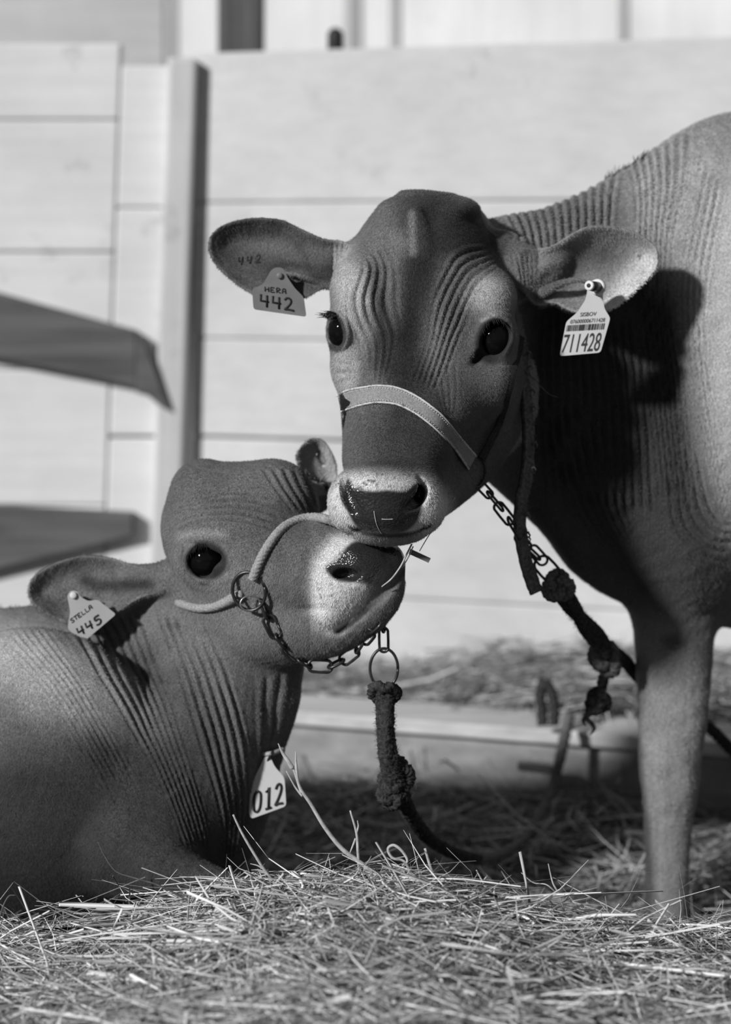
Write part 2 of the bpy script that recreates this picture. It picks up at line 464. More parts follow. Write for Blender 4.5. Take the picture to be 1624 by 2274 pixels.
# rounded dark peg on the wall's top edge
V = []; F = []
cx = at(745, 90, 3.62); R = .0135; n = 20
prof = [(1.0, -.05), (1.0, .012)] + [(math.cos(a), .012 + .0135 * math.sin(a)) for a in np.linspace(.2, 1.5, 6)]
z0 = 1.20
for r_, h in prof:
    for j in range(n): V.append((cx[0] + R * r_ * math.cos(j * 2 * math.pi / n), cx[1] + R * r_ * math.sin(j * 2 * math.pi / n), z0 + h))
for i in range(len(prof) - 1):
    for j in range(n): F.append((i * n + j, i * n + (j + 1) % n, (i + 1) * n + (j + 1) % n, (i + 1) * n + j))
F.append(tuple(range(n))[::-1]); F.append(tuple((len(prof) - 1) * n + j for j in range(n)))
tag(mesh_obj('iron_peg', V, F, simple('iron', .03, .6)), 'small dark round-topped peg rising over the top board of the wall', 'peg')
# rails at left
r1 = prism('fence_rail', [at(302, 735, 3.57), at(304, 858, 3.57), at(0, 797, 3.57), at(-900, 640, 3.57), at(-900, 430, 3.57), at(0, 652, 3.57)], (0, .03, 0), M_rail, bev=.003)
tag(r1, 'dark upper fence rail slanting in from the left edge', 'rail')
r2 = prism('fence_rail', [at(295, 1140, 3.57), at(295, 1190, 3.57), at(0, 1262, 3.57), at(-900, 1480, 3.57), at(-900, 1082, 3.57), at(0, 1125, 3.57)], (0, .03, 0), M_rail, bev=.003)
tag(r2, 'dark lower fence rail just above the lying calf\'s ear', 'rail')
br = prism('rail_shadow', [at(303, 738, 3.562), at(312, 745, 3.562), at(342, 815, 3.562), at(374, 912, 3.562), at(352, 900, 3.562), at(330, 880, 3.562), at(303, 872, 3.562)], (0, .012, 0), M_rail, bev=.002)  # no real timber: dark slab shaped as the rail end's shadow
tag(br, 'dark slab standing in for the shadow of the upper rail end on the pale post', 'shadow slab')
# low feed trough in front of the right wall
def tl(u, z, c=2.966): return np.array(wline(u, z, c))
tr = empty('feed_trough', tl(1100, 0), 'low wooden feed trough board running along the foot of the wall', 'trough')
prism('front_board', [tl(-400, .178), tl(2900, .178), tl(2900, 0), tl(-400, 0)], nrm * .04, M_trough, tr)
prism('cap_board', [tl(-400, .193) - nrm * .016, tl(2900, .193) - nrm * .016, tl(2900, .172) - nrm * .016, tl(-400, .172) - nrm * .016], nrm * .115, M_cap, tr)
# the far side of the barn
fb = []
xs = [(-900, 372), (388, 768), (798, 868), (884, 1376), (1390, 3600)]
for a, b in xs: fb.append((q(a, -1000, b, 560, 6.2), (0, .03, 0)))
far = boards('wall_far', fb, M_far)
fb = [(q(372, -1000, 389, 560, 6.19), (0, .04, 0)), (q(768, -1000, 799, 560, 6.19), (0, .04, 0)), (q(868, -1000, 885, 560, 6.19), (0, .04, 0)), (q(1376, -1000, 1391, 560, 6.19), (0, .04, 0))]
boards('trim_1', fb, wood('far_battens', .38, .5, 2, sc=.5))
prism_l = boards('trim_2', [(q(-500, -700, 366, 420, 4.6), (0, .03, 0))], wood('grey_shutter', .46, .56, 0))
# ============================================================ STANDING CALF
H = []
def add(L, f, k=20, op='+'): L.append((f, op, float(k)))
# trunk, neck (runs off to the right)
add(H, loft(0, [(960, 560, 960, 300, 520), (1050, 500, 1040, 262, 540), (1110, 482, 1092, 262, 570), (1200, 466, 1178, 290, 640), (1265, 442, 1262, 318, 720),
                (1330, 410, 1312, 362, 800), (1400, 371, 1345, 400, 880), (1480, 312, 1368, 416, 950), (1560, 268, 1385, 396, 1000), (1640, 248, 1395, 412, 1040),
                (1800, 246, 1405, 430, 1080), (2100, 290, 1430, 440, 1100), (2400, 300, 1400, 450, 1100), (2650, 300, 1300, 470, 1080), (2800, 350, 1150, 520, 1030), (2870, 500, 950, 640, 900)], n=2.25), 0)
add(H, ell((1668, 800, 505), (125, 430, 130), (0, 0, 8)), 60)            # shoulder blade and upper arm
add(H, ell((1500, 1120, 550), (110, 230, 130), (0, 0, -12)), 60)
# near foreleg
add(H, loft(1, [(1080, 1430, 1610, 520, 760), (1200, 1396, 1616, 500, 760), (1300, 1399, 1603, 520, 740), (1380, 1405, 1590, 545, 725), (1460, 1411, 1583, 562, 715), (1540, 1416, 1577, 575, 712),
                (1600, 1418, 1570, 578, 715), (1660, 1418, 1563, 575, 715), (1720, 1421, 1555, 575, 715), (1780, 1428, 1546, 585, 712), (1850, 1432, 1536, 600, 705), (1950, 1433, 1529, 605, 700),
                (2040, 1431, 1527, 602, 702), (2090, 1428, 1530, 595, 710), (2130, 1434, 1532, 600, 705), (2160, 1428, 1545, 585, 712), (2195, 1418, 1555, 570, 722)], n=2.3), 30)
# off foreleg and hind legs, outside the frame
add(H, path([(1760, 1250, 900), (1765, 1500, 905), (1760, 1690, 905), (1752, 1900, 905), (1750, 2100, 905)], [120, 80, 62, 44, 52], 3), 60)
add(H, path([(2640, 1050, 620), (2690, 1350, 600), (2780, 1600, 610), (2740, 1850, 610), (2715, 2150, 600)], [210, 130, 70, 48, 56], 3), 80)
add(H, path([(2640, 1050, 920), (2600, 1350, 930), (2700, 1600, 930), (2650, 1850, 930), (2635, 2085, 925)], [200, 120, 66, 46, 54], 3), 80)
# head: skull and face
add(H, loft(1, [(438, 905, 1004, 160, 330), (452, 862, 1043, 115, 430), (478, 830, 1072, 100, 460), (520, 800, 1098, 82, 480), (570, 772, 1118, 66, 500), (620, 752, 1135, 56, 505),
                (680, 745, 1146, 45, 500), (740, 752, 1150, 32, 485), (790, 752, 1148, 14, 460), (850, 756, 1130, -12, 420), (910, 762, 1090, -45, 370), (970, 766, 1040, -82, 300), (1030, 766, 1005, -120, 220), (1075, 780, 985, -140, 150)],
            n=2.45, yaw=-9), 0)
add(H, ell((918, 535, 80), (22, 72, 12), (0, 0, 3)), 40)                 # ridge down the forehead
add(H, ell((925, 462, 225), (70, 34, 110)), 40)
add(H, ell((998, 468, 225), (70, 34, 110)), 16)
add(H, ell((793, 655, 125), (58, 80, 75), (0, 0, -8)), 45)                # brows
add(H, ell((1085, 665, 108), (62, 70, 70), (0, 0, 12)), 45)
add(H, ell((773, 810, 140), (38, 55, 70)), 30)                            # cheek bone, far side
add(H, ell((1095, 850, 160), (62, 80, 120), (0, 0, 12)), 60)              # cheek
add(H, path([(1090, 880, 300), (1040, 990, 205), (975, 1075, 80), (915, 1125, 0)], [95, 85, 66, 55], 4), 50)   # lower jaw
# muzzle
add(H, ell((783, 1112, -105), (55, 70, 80), (0, 0, 6)), 22)
add(H, ell((926, 1108, -85), (67, 82, 85), (0, 0, -10)), 26)
add(H, ell((852, 1085, -140), (92, 56, 70)), 26)
add(H, ell((850, 1135, -135), (78, 60, 72)), 26)
add(H, ell((862, 1182, -75), (83, 30, 78)), 14)                           # chin
add(H, path([(776, 1168, -128), (815, 1184, -172), (862, 1189, -182), (915, 1184, -158), (955, 1166, -108)], [4, 4.5, 4.5, 4.5, 4], 4), 8, '-')   # mouth line
# nostrils
add(H, path([(766, 1062, -150), (769, 1090, -165), (779, 1118, -178), (792, 1138, -190)], [9, 13, 14, 7], 4), 9, '-')
add(H, path([(928, 1068, -162), (934, 1088, -160), (926, 1112, -170), (905, 1130, -190)], [10, 17, 15, 7], 4), 9, '-')
add(H, ell((932, 1096, -135), (14, 22, 30)), 8, '-')
# ears
EAR1 = [(463, 537), (469, 520), (490, 502), (521, 490), (560, 483), (595, 483), (628, 488), (656, 501), (686, 515), (722, 530), (762, 535), (790, 560), (785, 620), (745, 642), (724, 640), (700, 651), (672, 665), (625, 672), (585, 664), (545, 646), (505, 616), (479, 590), (464, 562)]
EAR2 = [(1464, 571), (1458, 548), (1434, 527), (1404, 511), (1369, 503), (1333, 500), (1302, 503), (1272, 517), (1237, 539), (1205, 552), (1160, 555), (1150, 620), (1185, 678), (1228, 674), (1255, 687), (1290, 698), (1330, 697), (1362, 686), (1387, 669), (1416, 644), (1446, 615), (1461, 593)]
add(H, leaf(EAR1, lambda u, v: 205 + (780 - u) * .10 + (v - 580) * -.15 , 8, 52, 62), 14)
add(H, leaf(EAR2, lambda u, v: 215 + (u - 1170) * .16 + (v - 600) * -.25, 8, 58, 70), 14)
add(H, path([(815, 590, 260), (775, 585, 262), (735, 578, 262), (700, 560, 262)], [60, 46, 34, 18], 4), 24)
add(H, path([(1110, 590, 270), (1160, 605, 262), (1200, 605, 262), (1240, 580, 270)], [80, 58, 44, 20], 4), 24)
add(H, path([(742, 612, 212), (712, 604, 218), (668, 600, 232)], [16, 13, 6], 4), 10, '-')
add(H, path([(1208, 628, 205), (1240, 606, 215), (1290, 590, 240)], [14, 20, 8], 4), 12, '-')
add(H, path([(740, 634, 205), (700, 622, 215), (650, 608, 232), (612, 604, 250)], [10, 8, 6, 3], 4), 10)
add(H, path([(1205, 650, 205), (1240, 632, 215), (1285, 622, 235), (1330, 640, 262)], [12, 9, 6, 4], 4), 10)
# eyes: lid mound, opening, upper-lid roll
add(H, ell((1096, 750, 88), (56, 62, 54), (0, 0, 12)), 26)
add(H, ell((1101, 752, 44), (32, 48, 42), (0, 0, 20)), 8, '-')
add(H, ell((1066, 790, 40), (26, 10, 26), (0, 0, -42)), 9, '-')
add(H, path([(1064, 744, 56), (1080, 716, 47), (1106, 704, 50), (1131, 718, 70), (1137, 742, 92)], [3, 6, 7, 6, 4], 4), 10)
add(H, ell((766, 735, 132), (42, 56, 60)), 22)
add(H, ell((742, 734, 88), (20, 38, 48), (0, 0, -14)), 8, '-')
add(H, path([(727, 702, 100), (742, 693, 82), (760, 705, 68), (772, 740, 66), (764, 770, 74), (742, 776, 92)], [5, 6, 5, 4, 4, 3], 4), 8)

us = axis((448, 725, 5), (725, 1165, 3.2), (1165, 1475, 4.6), (1475, 1680, 4.6), (1680, 2000, 14), (2000, 2900, 24))
vs = axis((225, 425, 4.6), (425, 1215, 3.2), (1215, 1420, 5), (1420, 2210, 8))
ws = axis((-225, 120, 3.4), (120, 340, 4.2), (340, 620, 5.2), (620, 1130, 14))
HV, HF = sculpt(H, us, vs, ws)
HV = smooth_mesh(HV, HF, 2, .45)
N = vnormals(HV, HF)
face = HV[:, 2] < 250
dsp = np.zeros(len(HV))
dsp += folds(HV, N, [(790, 590), (768, 650), (772, 710), (790, 770), (808, 820), (820, 866)], [(850, 505), (885, 560), (900, 640), (898, 720), (888, 790), (880, 866)], 6, 12.5, 30, 1.0, 2, wmax=200, ex=1.1, irr=.8)
dsp += folds(HV, N, [(745, 640), (752, 700), (778, 780)], [(790, 600), (790, 690), (806, 800)], 3, 4.0, 16, .5, 22, wmax=200)
dsp += folds(HV, N, [(1075, 530), (1030, 535), (990, 560), (965, 610), (948, 670), (935, 740), (915, 800), (900, 850)], [(1118, 600), (1095, 618), (1070, 648), (1050, 690), (1035, 740), (1015, 800), (990, 845), (975, 875)], 6, 12.5, 28, .9, 3, wmax=200, ex=1.1, irr=.8)
dsp += folds(HV, N, [(930, 800), (950, 860), (975, 910)], [(1030, 800), (1030, 860), (1020, 930)], 5, 3.0, 14, .3, 4, wmax=120)
dsp += folds(HV, N, [(1125, 560), (1145, 640), (1150, 740)], [(1205, 560), (1200, 620), (1185, 690)], 7, 5.5, 12, .2, 5, wmax=300)
dsp += folds(HV, N, [(728, 545), (735, 640)], [(792, 520), (770, 620)], 5, 5, 8, .2, 6, wmax=320)
dsp += folds(HV, N, [(738, 775), (760, 790), (790, 800)], [(745, 860), (765, 850), (800, 845)], 3, 6, 10, .4, 7, wmax=260)
dsp += -16 * np.exp(-(((HV[:, 0] - 925) / 34) ** 2 + ((HV[:, 1] - 735) / 110) ** 2)) * (HV[:, 2] < 200)
dsp += -10 * np.exp(-(((HV[:, 0] - 1000 + (HV[:, 1] - 900) * -.3) / 26) ** 2 + ((HV[:, 1] - 920) / 70) ** 2)) * (HV[:, 2] < 200)
# neck and shoulder folds
bd = HV[:, 2] > 240
dsp += folds(HV, N, [(1100, 470), (1130, 520), (1150, 600)], [(1400, 350), (1385, 420), (1360, 560)], 14, 14, 22, .25, 8, wmin=240, facing=.5)
dsp += folds(HV, N, [(1375, 360), (1395, 440), (1400, 600), (1430, 900), (1450, 1100)], [(1560, 262), (1530, 420), (1500, 600), (1540, 900), (1560, 1150)], 9, 18, 26, .3, 9, wmin=240, facing=.5)
dsp += folds(HV, N, [(1180, 690), (1180, 850), (1190, 1100)], [(1430, 700), (1450, 900), (1470, 1150)], 14, 12, 28, .3, 10, wmin=240)
dsp += folds(HV, N, [(1545, 330), (1500, 600), (1530, 900), (1590, 1150)], [(1620, 420), (1580, 700), (1600, 950), (1640, 1150)], 6, 13, 30, .3, 11, wmin=240)
dsp += folds(HV, N, [(1170, 900), (1220, 1050), (1300, 1200), (1390, 1260)], [(1380, 880), (1395, 1000), (1400, 1100), (1410, 1180)], 8, 10, 30, .4, 12, wmin=240)
dsp += folds(HV, N, [(1470, 1060), (1480, 1170), (1540, 1240), (1600, 1265)], [(1560, 980), (1580, 1080), (1610, 1140), (1640, 1150)], 6, 12, 18, .2, 13, wmin=240)
# leg: tendon grooves and knee
lg = sstep(HV[:, 1], 1560, 1640) * sstep(1830 - HV[:, 1], 0, 60) * (N[:, 2] < 0) * (HV[:, 0] < 1600)
dsp += lg * (5 * vnoise(HV[:, 0], HV[:, 1], 21, 60) + 4 * np.exp(-(((HV[:, 0] - 1478) / 16) ** 2 + ((HV[:, 1] - 1700) / 60) ** 2)))
lg2 = sstep(HV[:, 1], 1760, 1840) * (HV[:, 0] < 1600) * (HV[:, 2] < 660)
dsp += -lg2 * 5 * np.exp(-((HV[:, 0] - 1462) / 9) ** 2) * (N[:, 2] < 0)
dsp += -9 * np.exp(-(((HV[:, 0] - 1462) / 30) ** 2 + ((HV[:, 1] - 1425) / 26) ** 2)) * (HV[:, 2] > 400)
dsp += 1.4 * vnoise(HV[:, 0] + HV[:, 2], HV[:, 1], 31, 28) * (HV[:, 0] > 1180)
earm = (poly_sd(catmull(EAR2, 4, True), HV[:, 0], HV[:, 1]) < 14) & (HV[:, 2] < 300) & (HV[:, 0] > 1195)
dsp = np.where(earm, 0.0, dsp)
HV = HV + N * dsp[:, None]
HV = smooth_mesh(HV, HF, 1, .5); N = vnormals(HV, HF)
# coat, with the lit flank and shaded neck put into its colour
c = np.full(len(HV), .20)
u, v, w = HV.T
c = np.where(face, .11, .24)
c += .03 * vnoise(u + w, v, 41, 160)
c = paint(c, HV, N, ('e', 1500, 400, 110, 130, 30), .34, 100, .8, wmin=280)  # lit top of the neck, painted as paler coat
c = paint(c, HV, N, ('e', 1290, 1110, 150, 240, -35), .07, 120, .95, wmin=280)  # shaded lower neck and chest, painted as darker coat
c = paint(c, HV, N, ('e', 1365, 880, 225, 330, -10), .03, 120, .98, wmin=280)  # dark neck hair, widened to stand in for the head's cast shadow
c = paint(c, HV, N, ('e', 1240, 500, 150, 60, -14), .15, 60, .8, wmin=280)
c = paint(c, HV, N, ('e', 1500, 1180, 150, 200, -10), .04, 140, .92, wmin=280)  # shade under the chest and at the armpit put into the colour
c = paint(c, HV, N, ('e', 1690, 720, 150, 440, 0), .46, 130, .9, wmin=280)  # sunlit flank painted as brighter coat
c = paint(c, HV, N, ('p', [(925, 560), (1000, 480), (1080, 470), (1110, 560), (1000, 560), (960, 640), (935, 780), (1010, 900), (1050, 960), (940, 940), (880, 880), (830, 800), (815, 700), (830, 600), (850, 650), (885, 720), (905, 640)]), .025, 60, .95, wmax=220)
c = paint(c, HV, N, ('e', 975, 495, 105, 62, 20), .03, 40, .8, wmax=420, nmax=.9)
c = paint(c, HV, N, ('l', [(925, 590), (920, 700), (900, 800), (910, 880), (905, 960)], 34), .022, 60, .9, wmax=200)
c = paint(c, HV, N, ('e', 920, 975, 105, 95, 0), .035, 90, .85, wmax=200)  # darker face hair, with shade right of the nose bridge painted in
c = paint(c, HV, N, ('e', 1030, 880, 60, 90, 10), .07, 80, .8, wmax=220)
c = paint(c, HV, N, ('e', 1045, 960, 60, 60, 0), .10, 60, .8, wmax=220)
c = paint(c, HV, N, ('e', 780, 650, 38, 100, -10), .36, 50, .9, wmax=250)
c = paint(c, HV, N, ('e', 1085, 655, 50, 42, 0), .30, 50, .85, wmax=250)
c = paint(c, HV, N, ('l', [(915, 475), (916, 560)], 7), .17, 18, .9, wmax=250)  # highlight along the forehead ridge, painted on
c = paint(c, HV, N, ('e', 765, 820, 32, 60, 0), .30, 26, .8, wmax=250)
# pale ring round the muzzle, dark nose pad, specks
c = paint(c, HV, N, ('p', [(725, 1090), (752, 1058), (790, 1050), (850, 1052), (900, 1056), (950, 1062), (995, 1100), (1000, 1140), (970, 1180), (900, 1215), (820, 1215), (750, 1170), (725, 1130)]), .50, 46, .95, wmax=60)
PAD = [(774, 1062), (790, 1082), (825, 1090), (862, 1088), (900, 1090), (925, 1072), (944, 1085), (942, 1112), (934, 1142), (918, 1168), (892, 1184), (850, 1189), (802, 1180), (778, 1150), (766, 1120), (762, 1085)]
wet = paint(np.zeros(len(HV)), HV, N, ('p', PAD), 1, 14, 1, wmax=0)
c = paint(c, HV, N, ('p', PAD), .016, 10, 1, wmax=0)
c = paint(c, HV, N, ('e', 862, 1200, 75, 22, 0), .14, 20, .8, wmax=60)
r3 = np.random.default_rng(5)
for _ in range(110):
    a, b = r3.uniform(735, 990), r3.uniform(1045, 1195)
    if poly_sd(np.array(PAD), np.array([a]), np.array([b]))[0] < 4: continue
    c = paint(c, HV, N, ('e', a, b, 2.2, 2.2, 0), .06, 3, .7, wmax=0)
for q in range(14):
    a = 775 + q * 4.8; b = 1078 + 9 * math.sin(q * .5) + r3.uniform(-8, 6)
    c = paint(c, HV, N, ('e', a, b, 3.4, 2.6, 0), .03, 4, .8, wmax=0)
c = paint(c, HV, N, ('l', [(776, 1168), (815, 1184), (862, 1189), (915, 1184), (955, 1166)], 4), .02, 6, .9, wmax=0)
# eye rims
c = paint(c, HV, N, ('e', 1097, 756, 42, 56, 22), .02, 14, .95, wmax=130, nmax=.9)
c = paint(c, HV, N, ('e', 1058, 798, 22, 9, -35), .02, 12, .9, wmax=130, nmax=.9)
c = paint(c, HV, N, ('l', [(1070, 712), (1095, 700), (1125, 710)], 4), .2, 8, .8, wmax=130)
c = paint(c, HV, N, ('l', [(726, 706), (742, 698), (760, 720), (765, 752), (752, 774), (735, 768)], 6), .03, 7, .9, wmax=150, nmax=.9)
# ears: shaded insides and a lit right-hand rim painted into the hair
for E, k0, lo_ in ((EAR1, .085, .06), (EAR2, .24, .05)):  # left ear darker than the right: its shade put into the colour
    d = poly_sd(catmull(E, 4, True), u, v); m = (d < 6) & (w > 170) & (w < 330) & (N[:, 2] < .2) & ((u < 740) | (u > 1195))
    k = k0 + .05 * vnoise(u, v, 44, 60)
    c = np.where(m, k, c)
c = paint(c, HV, N, ('l', [(740, 612), (700, 600), (660, 590), (610, 592), (595, 610)], 9), .035, 22, .85, wmin=170, wmax=330)
c = paint(c, HV, N, ('e', 540, 610, 60, 24, 30), .14, 60, .7, wmin=170, wmax=330)
c = paint(c, HV, N, ('e', 585, 545, 55, 16, 5), .17, 40, .7, wmin=170, wmax=330)
c = paint(c, HV, N, ('l', [(1205, 640), (1240, 610), (1290, 570), (1345, 565)], 30), .07, 60, .8, wmin=170, wmax=330)  # shaded inner half of the right ear, painted in
c = paint(c, HV, N, ('l', [(1420, 630), (1440, 590), (1400, 640), (1370, 670)], 30), .60, 50, .9, wmin=170, wmax=360)  # sunlit outer part of the right ear, painted in
c = paint(c, HV, N, ('l', [(1462, 560), (1464, 585), (1448, 614), (1420, 642)], 2), .05, 4, .8, wmin=170, wmax=360)
c = paint(c, HV, N, ('e', 1495, 1425, 24, 18, 0), .08, 26, .7, wmin=400)
c = paint(c, HV, N, ('e', 1480, 1680, 50, 90, 0), .27, 60, .6, wmin=400)
c = paint(c, HV, N, ('l', [(1412, 1640), (1420, 1740), (1434, 1850), (1440, 1960), (1438, 2080)], 12), .05, 18, .8, wmin=400)  # dark left edge of the leg: shading put into the coat colour
hoof = (v > 2150)
c = np.where(hoof, .04, c); c = np.clip(c * np.where(w < 250, 1.25, 1.0), .012, .62)
hera = empty('calf', W((1500, 2200, 640))[0], 'standing calf with wrinkled brow and numbered ear tags, on the right of the straw', 'calf')
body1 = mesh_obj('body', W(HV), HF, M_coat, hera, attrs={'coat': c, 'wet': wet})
def flowH(P):
    a = np.tile(np.array([0.0, 1.0, 0.3]), (len(P), 1)); a[:, 0] = np.where(P[:, 2] < 250, (P[:, 0] - 920) / 400, .5); return a
fur('fur', HV, HF, N, c, lambda p, n: (p[:, 2] < 330) & (p[:, 0] < 1475) & (n[:, 2] < .5) & ~((wet[HF].mean(1)) > .3) & ~((np.abs(p[:, 0] - 1098) < 46) & (np.abs(p[:, 1] - 755) < 54)), 230000, (3, 7), 1.0, hera, flowH, 3)
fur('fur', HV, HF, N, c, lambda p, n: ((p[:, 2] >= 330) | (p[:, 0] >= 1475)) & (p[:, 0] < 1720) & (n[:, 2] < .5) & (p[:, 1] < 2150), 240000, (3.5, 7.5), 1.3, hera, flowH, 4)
bvhH = BVHTree.FromPolygons([tuple(p) for p in HV], [tuple(f) for f in HF])

def uvsphere(cu, cv, cw, r, n=28, sq=(1, 1, 1)):
    V = []; F = []
    for i in range(n + 1):
        th = math.pi * i / n
        for j in range(2 * n):
            ph = math.pi * j / n
            V.append((cu + r * sq[0] * math.sin(th) * math.cos(ph), cv + r * sq[1] * math.cos(th), cw + r * sq[2] * math.sin(th) * math.sin(ph)))
    for i in range(n):
        for j in range(2 * n):
            F.append((i * 2 * n + j, i * 2 * n + (j + 1) % (2 * n), (i + 1) * 2 * n + (j + 1) % (2 * n), (i + 1) * 2 * n + j))
    return np.array(V), F
V, F = uvsphere(1100, 752, 92, 42, sq=(.95, 1.05, 1)); mesh_obj('eye', W(V), F, M_eye, hera)
V, F = uvsphere(762, 735, 122, 38, sq=(.95, 1.05, 1)); mesh_obj('eye', W(V), F, M_eye, hera)

def tubes(paths, mat, name, parent=None, sides=5, closed_ends=True, attrs=None):
    """paths: list of (points world (n,3), radii (n,)); one mesh"""
    VV = []; FF = []; off = 0; AA = []
    for pi, (P, R) in enumerate(paths):
        P = np.asarray(P, float); n = len(P); R = np.broadcast_to(np.asarray(R, float), (n,)) if np.ndim(R) < 2 else R
        T = np.gradient(P, axis=0); T /= np.linalg.norm(T, axis=1, keepdims=True) + 1e-12
        up = np.array([0, 0, 1.0]) if abs(T[0, 2]) < .9 else np.array([1.0, 0, 0])
        A = np.cross(T[0], up); A /= np.linalg.norm(A)
        rings = []
        for i in range(n):
            A = A - T[i] * A.dot(T[i]); A /= np.linalg.norm(A) + 1e-12
            Bv = np.cross(T[i], A); th = np.arange(sides) * 2 * math.pi / sides
            rings.append(P[i] + R[i] * (np.cos(th)[:, None] * A + np.sin(th)[:, None] * Bv))
        VV.append(np.vstack(rings))
        for i in range(n - 1):
            for j in range(sides):
                a = off + i * sides + j; b = off + i * sides + (j + 1) % sides
                FF.append((a, b, b + sides, a + sides))
        FF.append(tuple(off + j for j in range(sides))[::-1]); FF.append(tuple(off + (n - 1) * sides + j for j in range(sides)))
        off += n * sides
    return mesh_obj(name, np.vstack(VV), FF, mat, parent)
def spath(pts, r, n=6, closed=False):
    """points in sculpt space -> world path and radius (px -> m)"""
    Q = catmull(pts, n, closed)
    if closed: Q = np.vstack([Q, Q[:1]])
    rr = np.interp(np.linspace(0, 1, len(Q)), np.linspace(0, 1, len(np.atleast_1d(r))), np.atleast_1d(r)) if np.ndim(r) else np.full(len(Q), r)
    return W(Q), rr / S
rl = np.random.default_rng(3)
def lashes(name, root, tipd, n, parent, ln=(18, 30), r=.9, mat=None, jit=.35):
    root = catmull(root, 10); P = []
    for k in range(n):
        t = rl.uniform(0, len(root) - 1.01); i = int(t); p = root[i] + (root[i + 1] - root[i]) * (t - i)
        d = np.array(tipd[0]) * (1 - t / len(root)) + np.array(tipd[1]) * (t / len(root)) + rl.normal(0, jit, 3) * .5
        d = d / np.linalg.norm(d); L = rl.uniform(*ln); b = np.array([0, rl.uniform(.05, .3), 0])
        P.append((W([p, p + d * L * .35 + b * L * .1, p + d * L * .7 + b * L * .3, p + d * L + b * L * .7]), np.array([1, .8, .5, .15]) * r / S))
    return tubes(P, mat or M_lash, name, parent, 3)
lashes('eyelashes', [(724, 706, 100), (738, 694, 84), (752, 696, 74)], [(-1, -.25, .1), (-.5, .1, -.9)], 46, hera, (14, 30))
lashes('eyelashes', [(1066, 742, 48), (1082, 716, 38), (1108, 708, 42), (1130, 722, 60)], [(-.2, .6, -.8), (.5, .7, -.6)], 34, hera, (10, 20))
# short tuft along the crest of the neck
P = []
for k in range(260):
    a = rl.uniform(1335, 1432); vv = np.interp(a, [1330, 1400, 1480], [410, 371, 312]); ww = 640 + rl.normal(0, 18)
    L = rl.uniform(8, 20) * (1 + .5 * math.sin(a * .45)); d = np.array([rl.normal(.25, .35), -1, rl.normal(0, .4)])
    p = np.array([a, vv + 6, ww]); P.append((W([p, p + d * L * .6, p + d * L + np.array([3, 2, 0])]), np.array([1.2, .9, .3]) / S))
tubes(P, M_lash, 'mane_tuft', hera, 3)
# ============================================================ LYING CALF
L = []
# trunk and neck
add(L, loft(0, [(-980, 1650, 1900, 480, 700), (-850, 1480, 2020, 330, 860), (-600, 1390, 2070, 250, 940), (-300, 1370, 2085, 220, 930), (-100, 1376, 2085, 190, 880), (60, 1388, 2070, 160, 800), (200, 1420, 2060, 130, 720), (340, 1560, 2030, 120, 560), (450, 1720, 1990, 150, 420), (500, 1800, 1950, 200, 350)], n=2.4), 0)
add(L, ell((120, 1690, 210), (250, 310, 150), (0, 0, -28)), 60)            # shoulder
add(L, path([(-60, 1560, 520), (140, 1500, 470), (300, 1460, 400), (420, 1390, 330), (520, 1300, 260)], [190, 160, 130, 115, 110], 4), 60)   # crest of the neck
add(L, path([(560, 1330, 230), (520, 1480, 250), (450, 1640, 260), (380, 1780, 260)], [115, 130, 160, 170], 4), 50)     # side of the neck
add(L, path([(600, 1430, 200), (592, 1530, 235), (570, 1640, 265), (520, 1760, 280), (480, 1840, 280)], [80, 74, 66, 90, 100], 4), 30)  # throat
add(L, path([(618, 1545, 215), (606, 1605, 235), (590, 1650, 250)], [44, 40, 26], 4), 22)
add(L, path([(280, 1900, 130), (380, 1955, 80), (480, 1985, 40), (555, 2000, 20)], [95, 78, 56, 46], 4), 50)   # folded foreleg
add(L, ell((320, 1830, 180), (120, 130, 110)), 70)
# head
add(L, ell((498, 1182, 190), (138, 156, 150), (0, 0, -18)), 30)
add(L, ell((600, 1135, 175), (108, 116, 120), (0, 0, 18)), 50)
add(L, ell((436, 1068, 205), (52, 42, 80), (0, 0, -30)), 30)               # poll
add(L, path([(530, 1240, 120), (640, 1262, 75), (740, 1285, 20)], [112, 106, 88], 4), 40)
add(L, path([(520, 1330, 190), (600, 1365, 130), (700, 1385, 70), (790, 1365, 25), (842, 1330, 5)], [105, 102, 82, 62, 48], 4), 30)  # lower jaw
add(L, ell((868, 1302, 5), (30, 48, 46), (0, 0, 20)), 20)
add(L, ell((600, 1400, 130), (95, 70, 90), (0, 0, 25)), 30)
# muzzle
add(L, ell((715, 1225, 45), (74, 68, 76), (0, 0, 25)), 40)
add(L, ell((762, 1285, -18), (68, 92, 66), (0, 0, 20)), 24)
add(L, ell((735, 1350, -16), (38, 48, 46), (0, 0, 30)), 18)
add(L, ell((800, 1262, -28), (76, 60, 60), (0, 0, -12)), 20)
add(L, ell((865, 1248, -8), (36, 40, 42)), 16)
add(L, path([(896, 1268, -22), (862, 1310, -46), (820, 1348, -50), (778, 1384, -42), (752, 1402, -20)], [6, 9, 11, 11, 7], 4), 9, '-')   # mouth
add(L, path([(724, 1262, -84), (745, 1272, -84), (775, 1280, -86), (800, 1276, -90)], [8, 13, 15, 8], 4), 9, '-')     # nostril
add(L, ell((770, 1276, -70), (30, 13, 30)), 8, '-')
